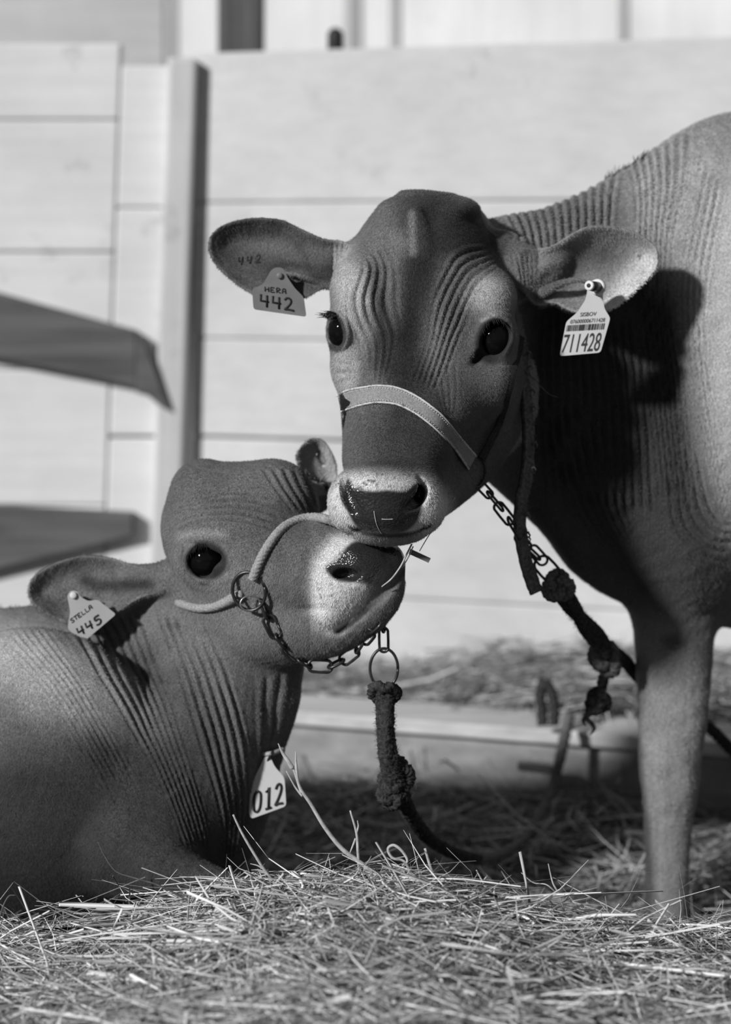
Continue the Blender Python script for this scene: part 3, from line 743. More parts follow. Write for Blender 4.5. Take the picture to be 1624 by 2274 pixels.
# ears
SE1 = [(60, 1318), (64, 1295), (82, 1272), (120, 1250), (177, 1234), (236, 1236), (284, 1250), (330, 1268), (362, 1280), (358, 1310), (312, 1330), (262, 1360), (205, 1392), (150, 1386), (104, 1366), (72, 1342)]
SE2 = [(655, 1012), (672, 985), (697, 970), (722, 980), (741, 1010), (750, 1048), (748, 1090), (728, 1125), (704, 1120), (684, 1085), (664, 1045)]
add(L, leaf(SE1, lambda u, v: 235 + (340 - u) * .12 + (v - 1300) * -.3, 8, 46, 52), 14)
add(L, leaf(SE2, lambda u, v: 330 + (v - 1100) * -.25 + (u - 700) * .5, 8, 34, 36), 14)
add(L, path([(440, 1280, 235), (385, 1285, 250), (335, 1287, 262), (285, 1284, 268)], [62, 46, 34, 14], 4), 26)
add(L, path([(640, 1120, 270), (680, 1110, 320), (712, 1095, 345)], [55, 42, 28], 4), 24)
add(L, path([(322, 1300, 225), (280, 1305, 230), (235, 1312, 250)], [11, 12, 5], 4), 10, '-')
# eye
add(L, ell((452, 1240, 104), (64, 58, 48), (0, 0, 12)), 34)
add(L, ell((450, 1244, 52), (34, 34, 38), (0, 0, 14)), 8, '-')
add(L, ell((478, 1238, 50), (24, 13, 32), (0, 0, -4)), 18, '-')
add(L, ell((450, 1262, 52), (22, 24, 34)), 8, '-')
add(L, path([(412, 1262, 66), (412, 1230, 54), (432, 1206, 48), (462, 1200, 46), (492, 1212, 48), (503, 1234, 52)], [3, 6, 8, 8, 6, 3], 4), 12)
add(L, path([(420, 1275, 60), (450, 1290, 52), (484, 1276, 46), (502, 1246, 48)], [3, 5, 5, 3], 4), 12)
us = axis((-1000, -100, 22), (-100, 30, 10), (30, 350, 4.2), (350, 905, 3.6))
vs = axis((955, 1415, 3.6), (1415, 1700, 4.0), (1700, 1920, 4.8), (1920, 2110, 9))
ws = axis((-105, 130, 3.6), (130, 380, 4.2), (380, 960, 16))
LV, LF = sculpt(L, us, vs, ws)
LV = smooth_mesh(LV, LF, 2, .45)
N = vnormals(LV, LF)
dsp = np.zeros(len(LV))
dsp += folds(LV, N, [(470, 1380), (520, 1500), (560, 1640), (560, 1800), (540, 1900)], [(330, 1350), (380, 1500), (440, 1680), (480, 1820), (490, 1930)], 7, 20, 24, .3, 51, facing=.4, wmin=60)
dsp += folds(LV, N, [(325, 1350), (375, 1500), (430, 1680), (470, 1820), (480, 1900)], [(120, 1375), (220, 1520), (310, 1680), (370, 1800), (400, 1880)], 9, 15, 26, .3, 52, facing=.4, wmin=40)
dsp += folds(LV, N, [(110, 1385), (210, 1530), (300, 1690), (350, 1800)], [(-60, 1400), (90, 1560), (200, 1740), (250, 1850)], 10, 9, 30, .2, 53, facing=.4)
dsp += folds(LV, N, [(560, 1040), (600, 1090), (640, 1140)], [(690, 1035), (700, 1080), (715, 1130)], 6, 9, 14, .2, 54, facing=.4)
dsp += folds(LV, N, [(385, 1110), (450, 1095), (540, 1085), (640, 1110)], [(390, 1200), (450, 1175), (520, 1170), (600, 1190)], 6, 7.0, 16, .4, 55)
dsp += folds(LV, N, [(372, 1110), (380, 1200), (400, 1290), (450, 1350)], [(330, 1230), (350, 1300), (390, 1345)], 5, 8, 12, .2, 56)
dsp += folds(LV, N, [(560, 1500), (560, 1600), (560, 1700)], [(650, 1480), (650, 1560), (620, 1650)], 3, 12, 20, .4, 57)
dsp += -6 * np.exp(-(((LV[:, 0] - 690) / 34) ** 2 + ((LV[:, 1] - 1354) / 8) ** 2)) * (LV[:, 2] < 90)
dsp += 1.2 * vnoise(LV[:, 0] + LV[:, 2], LV[:, 1], 58, 30)
LV = LV + N * dsp[:, None]
LV = smooth_mesh(LV, LF, 1, .5); N = vnormals(LV, LF)
u, v, w = LV.T
c = .145 + .03 * vnoise(u + w, v, 61, 140)
c = paint(c, LV, N, ('e', 320, 1680, 150, 260, -28), .045, 150, .9)
c = paint(c, LV, N, ('e', 160, 1990, 330, 130, 0), .03, 140, .9)  # shade on the lower body, painted as near-black coat
c = paint(c, LV, N, ('e', 60, 1860, 240, 200, -10), .035, 160, .9)  # more painted shade, over the lower flank
c = paint(c, LV, N, ('e', 80, 1480, 230, 80, 25), .42, 120, .9)  # highlight on the shoulder top painted into the coat
c = paint(c, LV, N, ('e', 640, 1190, 80, 60, 20), .10, 70, .8, wmax=250)
c = paint(c, LV, N, ('e', 690, 1235, 70, 50, 0), .13, 50, .7, wmax=200)
c = paint(c, LV, N, ('e', 500, 1290, 90, 40, 20), .25, 60, .7, wmax=250)
c = paint(c, LV, N, ('l', [(400, 1190), (440, 1182), (500, 1188)], 6), .38, 24, .6, wmax=250)
c = paint(c, LV, N, ('e', 405, 1080, 60, 50, -30), .12, 60, .6, nmax=.9)
# muzzle ring, nose pad
c = paint(c, LV, N, ('p', [(762, 1175), (725, 1215), (700, 1262), (695, 1320), (705, 1375), (732, 1405), (765, 1390), (800, 1350), (830, 1310), (812, 1290), (740, 1282), (735, 1250), (790, 1205), (800, 1180)]), .62, 52, 1, wmax=40)
PADS = [(780, 1205), (745, 1245), (722, 1256), (730, 1275), (765, 1292), (805, 1296), (838, 1300), (870, 1282), (898, 1262), (902, 1235), (880, 1210), (830, 1196)]
wetS = paint(np.zeros(len(LV)), LV, N, ('p', PADS), 1, 14, 1, wmax=60)
c = paint(c, LV, N, ('p', PADS), .018, 12, 1, wmax=60)
c = paint(c, LV, N, ('p', [(755, 1416), (800, 1386), (845, 1345), (895, 1290), (905, 1320), (855, 1400), (770, 1465), (690, 1450), (700, 1410)]), .12, 30, .85, wmax=120)
c = paint(c, LV, N, ('l', [(905, 1262), (862, 1312), (820, 1350), (778, 1386), (752, 1404)], 6), .02, 8, .9, wmax=60)  # shade in the mouth crease, painted as a dark line
c = paint(c, LV, N, ('e', 868, 1320, 50, 50, 0), .13, 40, .7, wmax=80)
for _ in range(90):
    a, b = r3.uniform(705, 830), r3.uniform(1290, 1390)
    c = paint(c, LV, N, ('e', a, b, 2.4, 2.4, 0), .08, 3, .6, wmax=20)
c = paint(c, LV, N, ('e', 455, 1245, 52, 44, 12), .02, 14, .95, wmax=140, nmax=.9)
c = paint(c, LV, N, ('l', [(408, 1262), (410, 1232), (428, 1208)], 5), .16, 8, .8, wmax=140)
d = poly_sd(catmull(SE1, 4, True), u, v)
c = np.where((d < 6) & (u < 330) & (w > 150), .16 + .04 * vnoise(u, v, 63, 50), c)
c = paint(c, LV, N, ('l', [(330, 1300), (280, 1300), (220, 1300), (190, 1290)], 14), .035, 26, .85, wmin=150)
d = poly_sd(catmull(SE2, 4, True), u, v)
c = np.where((d < 6) & (v < 1100) & (w > 250), .34, c)
c = np.clip(c * np.where((w < 60) & (u > 690), 1.25, .95), .012, .62)
stella = empty('calf', W((200, 2080, 400))[0], 'lying calf with its head raised under the chin of the standing one, at left', 'calf')
mesh_obj('body', W(LV), LF, M_coat, stella, attrs={'coat': c, 'wet': wetS})
fur('fur', LV, LF, N, c, lambda p, n: (p[:, 0] > -60) & (n[:, 2] < .5) & ~((wetS[LF].mean(1)) > .3) & ~((np.abs(p[:, 0] - 458) < 48) & (np.abs(p[:, 1] - 1246) < 42)) & ((p[:, 2] > 40) | (line_d([(905, 1262), (862, 1312), (820, 1350), (778, 1386), (752, 1404)], p[:, 0], p[:, 1]) > 13)), 300000, (3, 7.5), 1.1, stella, lambda P: np.tile(np.array([-.4, .8, .3]), (len(P), 1)), 5)
bvhL = BVHTree.FromPolygons([tuple(p) for p in LV], [tuple(f) for f in LF])
V, F = uvsphere(456, 1244, 88, 40, sq=(1.05, .95, 1)); mesh_obj('eye', W(V), F, M_eye, stella)
lashes('eyelashes', [(418, 1226, 50), (440, 1206, 42), (470, 1202, 42), (495, 1216, 46)], [(-.3, .7, -.7), (.4, .7, -.6)], 60, stella, (14, 26))
P = []
for k in range(900):
    a = rl.uniform(-260, 135); vv = 1392 + rl.normal(0, 3); ww = 520 + rl.normal(0, 34)
    Ln = rl.uniform(26, 48); d = np.array([rl.normal(.1, .18), -1, rl.normal(0, .3)])
    p = np.array([a, vv, ww]); P.append((W([p, p + d * Ln * .6, p + d * Ln]), np.array([2.2, 1.6, .4]) / S))
tubes(P, M_lash, 'mane_tuft', stella, 3)
P = []
for k in range(70):
    a = rl.uniform(684, 712); vv = 1075 + rl.normal(0, 8); d = np.array([rl.normal(-.1, .5), rl.normal(-.8, .3), -.6]); Ln = rl.uniform(10, 24)
    p = np.array([a, vv, 330.]); P.append((W([p, p + d * Ln * .6, p + d * Ln]), np.array([1.6, 1.2, .4]) / S))
tubes(P, M_lash, 'ear_hair', stella, 3)
# ============================================================ TACK, ROPES, TAGS
def surf(u, v, bvh=None, dflt=None):
    h = (bvh or bvhH).ray_cast(Vector((u, v, -700)), Vector((0, 0, 1)))
    return h[0][2] if h[0] is not None else dflt
def ribbon(name, E1, E2, off, thick, mat, parent, bvh, n=10, across=8, smooth=9, extra=None, bulge=0.0):
    """strap lying on the animal: edge lines in px, depth found on the hide; entries may carry their own depth"""
    def fill(E):
        Q = catmull([(e[0], e[1]) for e in E], n); return Q
    A, B = fill(E1), fill(E2); m = len(A)
    G = np.zeros((m, across + 1, 3))
    for j in range(across + 1):
        t = j / across; p = A * (1 - t) + B * t
        w = np.array([surf(a, b, bvh, np.nan) for a, b in p], float)
        if extra is not None:
            ww = np.interp(np.linspace(0, 1, m), extra[0], extra[1])
            use = np.interp(np.linspace(0, 1, m), extra[0], extra[2])
            w = np.where(np.isnan(w), ww, w); w = w * (1 - use) + ww * use
        ok = ~np.isnan(w); w = np.interp(np.arange(m), np.nonzero(ok)[0], w[ok])
        k = smooth; wp = np.pad(w, k, mode='edge'); w2 = np.array([wp[i:i + 2 * k + 1].mean() for i in range(m)])
        w = np.minimum(w, w2)
        G[:, j, :2] = p; G[:, j, 2] = w - off
    # flatten across
    mid = G[:, :, 2].mean(1, keepdims=True)
    G[:, :, 2] = .5 * G[:, :, 2] + .5 * np.linspace(0, 1, across + 1)[None] * (G[:, -1, 2] - G[:, 0, 2])[:, None] + .5 * G[:, :1, 2]
    top = G.copy(); bot = G.copy(); bot[:, :, 2] += thick
    V = np.vstack([top.reshape(-1, 3), bot.reshape(-1, 3)]); F = []; na = across + 1; o = m * na
    for i in range(m - 1):
        for j in range(across):
            a = i * na + j
            F.append((a, a + 1, a + na + 1, a + na)); F.append((o + a, o + a + na, o + a + na + 1, o + a + 1))
        a = i * na; F.append((a, a + na, o + a + na, o + a)); b = i * na + across; F.append((b, o + b, o + b + na, b + na))
    for j in range(across):
        F.append((j, o + j, o + j + 1, j + 1)); a = (m - 1) * na + j; F.append((a, a + 1, o + a + 1, o + a))
    ob = mesh_obj(name, W(V), F, mat, parent)
    return ob, G
def strip(name, pts, widths, thick, wdir, mat, parent, n=8, rough_edge=0.0, seed=0):
    """free-hanging strap of rectangular section"""
    Q = catmull(np.column_stack([np.array(pts, float), widths]), n); r = np.random.default_rng(seed)
    V = []; F = []
    wd_ = np.array(wdir, float); wd_ /= np.linalg.norm(wd_)
    for i, p in enumerate(Q):
        T = Q[min(i + 1, len(Q) - 1), :3] - Q[max(i - 1, 0), :3]; T /= np.linalg.norm(T)
        a = wd_ - T * wd_.dot(T); a /= np.linalg.norm(a); b = np.cross(T, a); hw = p[3] / 2
        e1, e2 = hw + r.uniform(-1, 1) * rough_edge, hw + r.uniform(-1, 1) * rough_edge
        for x, y in ((-e1, -thick / 2), (0, -thick / 2 - .6), (e2, -thick / 2), (e2, thick / 2), (0, thick / 2), (-e1, thick / 2)): V.append(p[:3] + a * x + b * y)
    for i in range(len(Q) - 1):
        for j in range(6):
            a = i * 6 + j; b = i * 6 + (j + 1) % 6; F.append((a, b, b + 6, a + 6))
    F.append((0, 1, 2, 3, 4, 5)); e = (len(Q) - 1) * 6; F.append(tuple(e + j for j in range(6))[::-1])
    o = mesh_obj(name, W(V), F, mat, parent, smooth=False)
    m = o.modifiers.new('bevel', 'BEVEL'); m.width = .0006; m.segments = 2
    return o
def fuzz(name, pts, r, count, ln, parent, mat, seed=1, thick=.5, flat=None):
    """loose fibres standing off a rope or strap"""
    Q = catmull(pts, 8); g = np.random.default_rng(seed); P = []
    for k in range(count):
        t = g.uniform(0, len(Q) - 1.01); i = int(t); p = Q[i] + (Q[i + 1] - Q[i]) * (t - i); T = Q[i + 1] - Q[i]; T /= np.linalg.norm(T)
        d = g.normal(0, 1, 3); d -= T * d.dot(T); d /= np.linalg.norm(d)
        rr = r if np.isscalar(r) else np.interp(t / (len(Q) - 1), np.linspace(0, 1, len(r)), r)
        L_ = g.uniform(*ln); s = p + d * rr * .9; d2 = d + T * g.normal(0, .7) + g.normal(0, .35, 3)
        P.append((W([s, s + d2 * L_ * .5, s + d2 * L_ + g.normal(0, .25, 3) * L_]), np.array([thick, thick * .8, thick * .4]) / S))
    return tubes(P, mat, name, parent, 3)
def rope(name, pts, r, mat, parent, n=16, sides=18, strands=3, pitch=60.0, depth=.2, lump=.0, seed=1):
    P4 = np.column_stack([np.array(pts, float), np.broadcast_to(np.array(r, float), (len(pts),))]); Q = catmull(P4, n)
    P, R = Q[:, :3], Q[:, 3]; m = len(P)
    T = np.gradient(P, axis=0); T /= np.linalg.norm(T, axis=1, keepdims=True) + 1e-9
    s = np.concatenate([[0], np.cumsum(np.linalg.norm(np.diff(P, axis=0), axis=1))])
    A = np.cross(T[0], [0.1, .2, 1.0]); A /= np.linalg.norm(A); V = []
    g = np.random.default_rng(seed)
    for i in range(m):
        A = A - T[i] * A.dot(T[i]); A /= np.linalg.norm(A) + 1e-9; B = np.cross(T[i], A)
        th = np.arange(sides) * 2 * math.pi / sides
        rad = R[i] * (1 - depth + depth * 1.4 * np.abs(np.cos(strands * (th - s[i] / pitch * 2 * math.pi / 1.0) / 2)) + lump * g.normal(0, 1, sides))
        V.append(P[i] + rad[:, None] * (np.cos(th)[:, None] * A + np.sin(th)[:, None] * B))
    V = np.vstack(V); F = []
    for i in range(m - 1):
        for j in range(sides):
            a = i * sides + j; b = i * sides + (j + 1) % sides; F.append((a, b, b + sides, a + sides))
    F.append(tuple(range(sides))[::-1]); F.append(tuple((m - 1) * sides + j for j in range(sides)))
    return mesh_obj(name, W(V), F, mat, parent)
def knot_pts(c, R, rot=0.0, sq=(1, 1, .8), turns=2, n=40):
    P = []
    for k in range(n):
        t = 2 * math.pi * k / n * turns / 2 * 2
        t = 2 * math.pi * k / (n - 1)
        rr = 2 + math.cos(3 * t); x = rr * math.cos(2 * t) / 3 * R * sq[0]; y = rr * math.sin(2 * t) / 3 * R * sq[1]; z = math.sin(3 * t) * R * .5 * sq[2]
        P.append((c[0] + x * math.cos(rot) - y * math.sin(rot), c[1] + x * math.sin(rot) + y * math.cos(rot), c[2] + z))
    return P
def link(parent, a, b, width, wire, flat, name='link', mat=None):
    """one stadium-shaped chain link from a to b; flat=True shows its face"""
    a, b = np.array(a, float), np.array(b, float); ax_ = b - a; L_ = np.linalg.norm(ax_); ax_ /= L_
    side = np.cross(ax_, [0, 0, 1.0]); side /= np.linalg.norm(side)
    if not flat:
        side = np.array([0, 0, 1.0]) * .94 + side * .34; side -= ax_ * side.dot(ax_); side /= np.linalg.norm(side)
    c = (a + b) / 2; hw = width / 2; hs = max(L_ / 2 - hw, 0); pts = []
    for k in range(24):
        t = 2 * math.pi * k / 24; x = math.cos(t) * hw; y = math.sin(t) * hw + (hs if math.sin(t) > 1e-6 else -hs if math.sin(t) < -1e-6 else 0)
        pts.append(c + ax_ * y + side * x)
    P = np.vstack([pts, pts[:1], pts[1:2]])
    return tubes([(W(P), np.full(len(P), wire / S))], mat or M_steel, name, parent, 8)
def oval(name, c, ru, rv, wire, mat, parent, tilt=0.0, wtilt=0.0, n=36):
    pts = [(c[0] + ru * math.cos(t) * math.cos(tilt) - rv * math.sin(t) * math.sin(tilt), c[1] + ru * math.cos(t) * math.sin(tilt) + rv * math.sin(t) * math.cos(tilt), c[2] + wtilt * ru * math.cos(t)) for t in np.linspace(0, 2 * math.pi, n + 2)]
    return tubes([(W(pts), np.full(len(pts), wire / S))], mat, name, parent, 10)

M_web = simple('halter_webbing', .24, .85, .1, 0, 600, .3, .6, .0006)
M_web_dark = simple('worn_dark_strap', .035, .85, .1, 0, 400, .5, .6, .0006)
M_web_mid = simple('frayed_strap', .11, .85, .1, 0, 300, .5, .7, .001)
M_stitch = simple('pale_stitching', .5, .8)
M_rope_dark = simple('dirty_rope', .045, .95, .05, 0, 260, .6, .9, .002)
M_rope_mid = simple('grey_rope', .13, .9, .05, 0, 260, .5, .9, .002)
M_rope_pale = simple('pale_rope', .30, .85, .1, 0, 500, .35, .8, .001)
M_fray = simple('rope_fibres', .07, .9)

# ---- halter of the standing calf
hal = empty('halter', W((1062, 1050, 110))[0], 'pale stitched webbing halter across the standing calf\'s nose', 'halter')
E1 = [(750, 880), (765, 870), (787, 864), (812, 860), (837, 857), (880, 861), (923, 879), (958, 903), (987, 928), (1019, 968), (1058, 1014)]
E2 = [(757, 914), (775, 907), (798, 900), (820, 895), (841, 893), (880, 897), (914, 912), (944, 932), (983, 966), (1012, 998), (1042, 1042)]
nb, G = ribbon('noseband', E1, E2, 4, 5, M_web, hal, bvhH, extra=([0, .03, .92, 1], [40, 0, 60, 86], [0, 0, 0, .0]))
P = []
for row, sgn in ((1, 1), (7, 1)):
    line = G[:, row, :]; L_ = np.concatenate([[0], np.cumsum(np.linalg.norm(np.diff(line, axis=0), axis=1))]); s = 2.0
    while s < L_[-1] - 6:
        a = [np.interp(s + d, L_, line[:, k]) for d in (0, 2, 4) for k in range(3)]
        a = np.array(a).reshape(3, 3); a[:, 2] -= 1.0; P.append((W(a), np.full(3, 1.0 / S))); s += 6.4
tubes(P, M_stitch, 'stitching', nb, 4)
edge_hi = [tuple(G[i, 0] + (0, -0.5, 0)) for i in range(0, len(G), 5)]; edge_lo = [tuple(G[i, 8] + (0, .5, 0)) for i in range(0, len(G), 5)]
rope('edging', edge_hi, 2.6, M_stitch, nb, 6, 8, 2, 9, .25); rope('edging', edge_lo, 2.6, M_stitch, nb, 6, 8, 2, 9, .25)
fuzz('fibres', edge_lo, 2, 420, (2, 6), nb, M_fray, 4, .35); fuzz('fibres', edge_hi, 2, 260, (2, 5), nb, M_fray, 5, .35)
ck = [(1070, 1020), (1090, 980), (1110, 938), (1128, 880), (1142, 815), (1152, 775), (1158, 750)]; cw = [95, 110, 130, 160, 190, 212, 230]
ckp = [(a, b, min(w_, (surf(a, b) or 999)) - 4) for (a, b), w_ in zip(ck, cw)]
strip('cheek_strap', ckp, [20, 18, 16, 15, 17, 20, 16], 5, (.8, .2, .6), M_web_dark, hal, seed=2, rough_edge=.8)
rs = oval('ring', (1062, 1050, 96), 16, 32, 3.2, M_steel, hal, .12, .3)
strip('chin_strap', [(1040, 1062, 108), (1022, 1088, 112), (1000, 1105, 100), (975, 1122, 60)], [9, 9, 9, 8], 4, (.3, 1, .3), M_web_dark, hal, seed=3)
tubes([(W([(764, 915, 40), (762, 935, 42), (765, 955, 46), (771, 970, 52)]), np.array([3, 3, 3, 2.4]) / S)], M_steel, 'ring', hal, 8)
# ---- lead strap
ls = [(1160, 760, 228), (1164, 800, 222), (1168, 860, 214), (1174, 940, 205), (1175, 1000, 198), (1170, 1060, 190), (1160, 1110, 184), (1156, 1170, 180), (1166, 1235, 182), (1178, 1280, 186), (1192, 1316, 190)]
ld = empty('lead_strap', W((1192, 1316, 190))[0], 'long frayed strap hanging straight down from the standing calf\'s cheek', 'strap')
strip('strap', ls, [18, 20, 22, 24, 24, 26, 27, 28, 30, 32, 34], 10, (.85, 0, .55), M_web_mid, ld, rough_edge=1.6, seed=5)
strip('strap_backing', [(a - 9, b - 3, c_ + 3) for a, b, c_ in ls], [9, 10, 11, 12, 12, 13, 13, 14, 14, 14, 14], 9, (.6, 0, .8), M_web_dark, ld, rough_edge=1.0, seed=6)
fuzz('fibres', [(a + 9, b, c_) for a, b, c_ in ls], 4, 420, (3, 8), ld, M_rope_mid, 7, .5)
P = []
for a, b in ((785, 1), (815, .7), (868, 1), (905, .8), (985, 1), (1040, .7), (1142, 1.2), (1185, 1.2), (1195, .9)):
    k = np.interp(a, [p[1] for p in ls], [p[0] for p in ls]); wv = np.interp(a, [p[1] for p in ls], [p[2] for p in ls])
    P.append((W([(k + 9, a, wv - 5), (k + 15, a - 3, wv - 6), (k + 19, a + 3 * b, wv - 6), (k + 17, a + 10 * b, wv - 4)]), np.array([4, 3, 2, .6]) * b / S))
for p_ in P: tubes([p_], M_rope_mid, 'loose_thread', ld, 5)
tubes([spath([(1164, 822, 212), (1185, 840, 205), (1205, 862, 205), (1222, 876, 210), (1240, 882, 215)], [1.4, 1.2, 1.1, 1.0, .5])], M_rope_mid, 'loose_thread', ld, 5)
# ---- chain of the standing calf
chn = empty('chain', W((1050, 1072, 105))[0], 'dark steel link chain slanting down from the standing calf\'s halter ring', 'chain')
for a, b, wd_, wi, fl in (((1038, 1068, 100), (1062, 1078, 104), 20, 3.0, True), ((1056, 1066, 104), (1092, 1104, 120), 19, 3.0, True), ((1082, 1092, 116), (1118, 1134, 132), 18, 3.0, False),
                          ((1102, 1118, 130), (1138, 1163, 150), 23, 3.2, True), ((1128, 1150, 148), (1156, 1196, 176), 20, 3.2, False), ((1148, 1186, 206), (1176, 1222, 216), 22, 3.2, True),
                          ((1168, 1212, 214), (1200, 1242, 224), 20, 3.2, False), ((1178, 1214, 222), (1212, 1252, 232), 24, 3.2, True), ((1194, 1240, 230), (1240, 1290, 250), 40, 3.4, True)):
    link(chn, a, b, wd_, wi, fl)
# ---- rope tied to that chain
rp = empty('rope', W((1345, 1460, 520))[0], 'thick dark knotted rope running from the chain behind the standing calf\'s foreleg', 'rope')
rope('knot', knot_pts((1240, 1302, 262), 27, .4), 13, M_rope_mid, rp, 4, 12, 3, 26, .3, .05, 1)
fuzz('fibres', knot_pts((1240, 1302, 262), 27, .4), 12, 500, (2, 6), rp, M_fray, 11, .5)
seg = [(1252, 1318, 290), (1275, 1355, 345), (1300, 1388, 400), (1328, 1420, 450), (1345, 1455, 490)]
rope('rope_length', seg, [19, 20, 20, 20, 17], M_rope_dark, rp, 14, 20, 2, 400, .35, .03, 2)
fuzz('fibres', seg, 19, 700, (2, 7), rp, M_fray, 12, .5)
rope('knot', knot_pts((1345, 1462, 520), 30, 1.1, (1.15, .85, .8)), 13, M_rope_mid, rp, 4, 12, 3, 26, .3, .06, 3)
fuzz('fibres', knot_pts((1345, 1462, 520), 30, 1.1), 13, 500, (2, 6), rp, M_fray, 13, .5)
seg = [(1360, 1448, 560), (1392, 1472, 650), (1422, 1508, 760), (1500, 1566, 860), (1572, 1614, 960), (1625, 1664, 1050), (1720, 1750, 1250), (1800, 1760, 1400)]
rope('rope_length', seg, [17, 14, 13, 13, 13, 13, 12, 12], M_rope_dark, rp, 14, 18, 3, 60, .25, .03, 4)
seg = [(1350, 1475, 530), (1340, 1510, 540), (1332, 1540, 545), (1326, 1560, 548)]
rope('rope_tail', seg, [15, 12, 12, 14], M_rope_dark, rp, 10, 14, 3, 40, .3, .05, 5)
rope('knot', knot_pts((1328, 1558, 548), 21, .2, (1, 1.1, .8)), 11, M_rope_dark, rp, 4, 12, 3, 26, .3, .06, 6)
tubes([spath([(1318, 1580, 545), (1302, 1592, 545), (1312, 1604, 545), (1320, 1618, 546), (1311, 1632, 546)], [8, 7, 6, 5, 1.5]), spath([(1310, 1585, 548), (1296, 1598, 548), (1300, 1612, 548)], [7, 5, 2])], M_rope_dark, 'frayed_end', rp, 7)
fuzz('fibres', [(1328, 1530, 545), (1326, 1560, 548), (1312, 1600, 545)], 19, 300, (3, 9), rp, M_fray, 14, .5)

# ---- halter of the lying calf
hs = empty('halter', W((553, 1313, 30))[0], 'pale rope halter with round side ring on the lying calf', 'halter')
def onL(pts, off): return [(a, b, (surf(a, b, bvhL, 0.0) if len(r_) == 0 else r_[0]) - off) for a, b, *r_ in pts]
nbp = onL([(560, 1288), (570, 1262), (584, 1232), (602, 1203), (626, 1175), (656, 1157), (690, 1149), (722, 1152), (748, 1162), (768, 1172)], 7)
wv = np.array([p[2] for p in nbp]); nbp = [(p[0], p[1], min(p[2], x)) for p, x in zip(nbp, np.convolve(np.pad(wv, 1, mode='edge'), [1 / 3] * 3, 'valid'))]
o = rope('noseband', nbp, [10.5] * 10, M_rope_pale, hs, 14, 16, 4, 40, .16, .02, 7)
ckr = onL([(418, 1346), (445, 1351), (475, 1348), (500, 1338), (522, 1326), (538, 1318)], 7)
rope('cheek_rope', [(396, 1338, ckr[0][2] + 60)] + ckr, [10, 10, 10, 10, 11, 12, 10], M_rope_pale, hs, 12, 14, 4, 36, .2, .03, 8)
wr = (surf(553, 1313, bvhL, 60)) - 16
oval('ring', (553, 1313, wr), 36, 43, 4.0, M_steel, hs, -.3, -.25)
oval('ring', (556, 1340, wr - 2), 22, 17, 2.2, M_steel_light, hs, -.1, .2)
# curb chain under the jaw
cc = [(582, 1338), (600, 1386), (617, 1416), (645, 1448), (676, 1474), (706, 1482), (740, 1480), (768, 1462), (796, 1440), (812, 1412), (830, 1398), (850, 1378)]
ch2 = empty('chain', W((617, 1416, 60))[0], 'dark oval-link chain hanging under the lying calf\'s jaw', 'chain')
cw2 = []
for a, b in cc:
    s_ = surf(a, b, bvhL, None); cw2.append((s_ if s_ is not None and s_ < 170 else 72) - 10)
cw2 = np.convolve(np.pad(cw2, 1, mode='edge'), [1 / 3] * 3, 'valid')
C3 = [(a, b, w_) for (a, b), w_ in zip(cc, cw2)]
C3 = catmull(C3, 10); Ls = np.concatenate([[0], np.cumsum(np.linalg.norm(np.diff(C3, axis=0), axis=1))])
s = 0; k = 0
while s < Ls[-1] - 30:
    p0 = [np.interp(s, Ls, C3[:, q_]) for q_ in range(3)]; ln_ = 56 if k % 2 else 40
    p1 = [np.interp(min(s + ln_, Ls[-1]), Ls, C3[:, q_]) for q_ in range(3)]
    link(ch2, p0, p1, 27 if k % 2 else 24, 3.6, k % 2 == 1); s += ln_ - 9; k += 1
# tether: chain, ring, rope
te = empty('chain', W((853, 1480, 20))[0], 'short vertical chain and oval ring hanging below the lying calf\'s chin', 'chain')
link(te, (849, 1370, 22), (852, 1404, 20), 18, 3.2, False); link(te, (852, 1394, 20), (853, 1448, 20), 20, 3.2, True)
oval('ring', (853, 1484, 20), 31, 44, 3.4, M_steel, te, 0, .1)
r2_ = empty('rope', W((878, 1735, 80))[0], 'shaggy dark tether rope hanging from the oval ring and curving along the hay', 'rope')
rope('knot', [(826, 1532, 20), (838, 1522, 6), (852, 1530, 2), (868, 1526, 6), (882, 1538, 20), (872, 1552, 34), (850, 1550, 40), (832, 1548, 30), (826, 1534, 20)], 12, M_rope_dark, r2_, 6, 12, 3, 26, .3, .07, 9)
seg = [(853, 1525, 22), (855, 1560, 26), (856, 1610, 34), (860, 1660, 46), (868, 1705, 60), (876, 1735, 78)]
rope('rope_length', seg, [25, 21, 22, 22, 21, 20], M_rope_dark, r2_, 14, 24, 2, 420, .16, .06, 10)
fuzz('fibres', seg, 21, 1300, (3, 8), r2_, M_fray, 15, .5)
rope('knot', knot_pts((880, 1722, 84), 30, .3, (1.05, 1.15, .8)), 13, M_rope_dark, r2_, 4, 12, 3, 26, .3, .08, 11)
rope('knot', knot_pts((868, 1768, 92), 24, 1.3, (.95, .95, .8)), 11, M_rope_dark, r2_, 4, 12, 3, 26, .3, .08, 12)
fuzz('fibres', knot_pts((878, 1742, 86), 36, .3), 13, 900, (3, 8), r2_, M_fray, 16, .5)
seg = [(890, 1760, 110), (905, 1798, 170), (930, 1838, 270), (965, 1872, 400), (1010, 1896, 560), (1060, 1908, 720)]
rope('rope_length', seg, [18, 17, 16, 15, 14, 13], M_rope_dark, r2_, 14, 18, 3, 60, .25, .05, 13)
fuzz('fibres', seg, 15, 900, (2, 7), r2_, M_fray, 17, .6)
seg = [(1060, 1908, 720), (1110, 1898, 900), (1160, 1866, 1080), (1200, 1810, 1250), (1228, 1745, 1380), (1243, 1690, 1430), (1256, 1630, 1450), (1266, 1590, 1500)]
rope('rope_length', seg, [13, 12, 11, 11, 11, 12, 13, 12], M_rope_mid, r2_, 12, 14, 3, 60, .25, .05, 14)
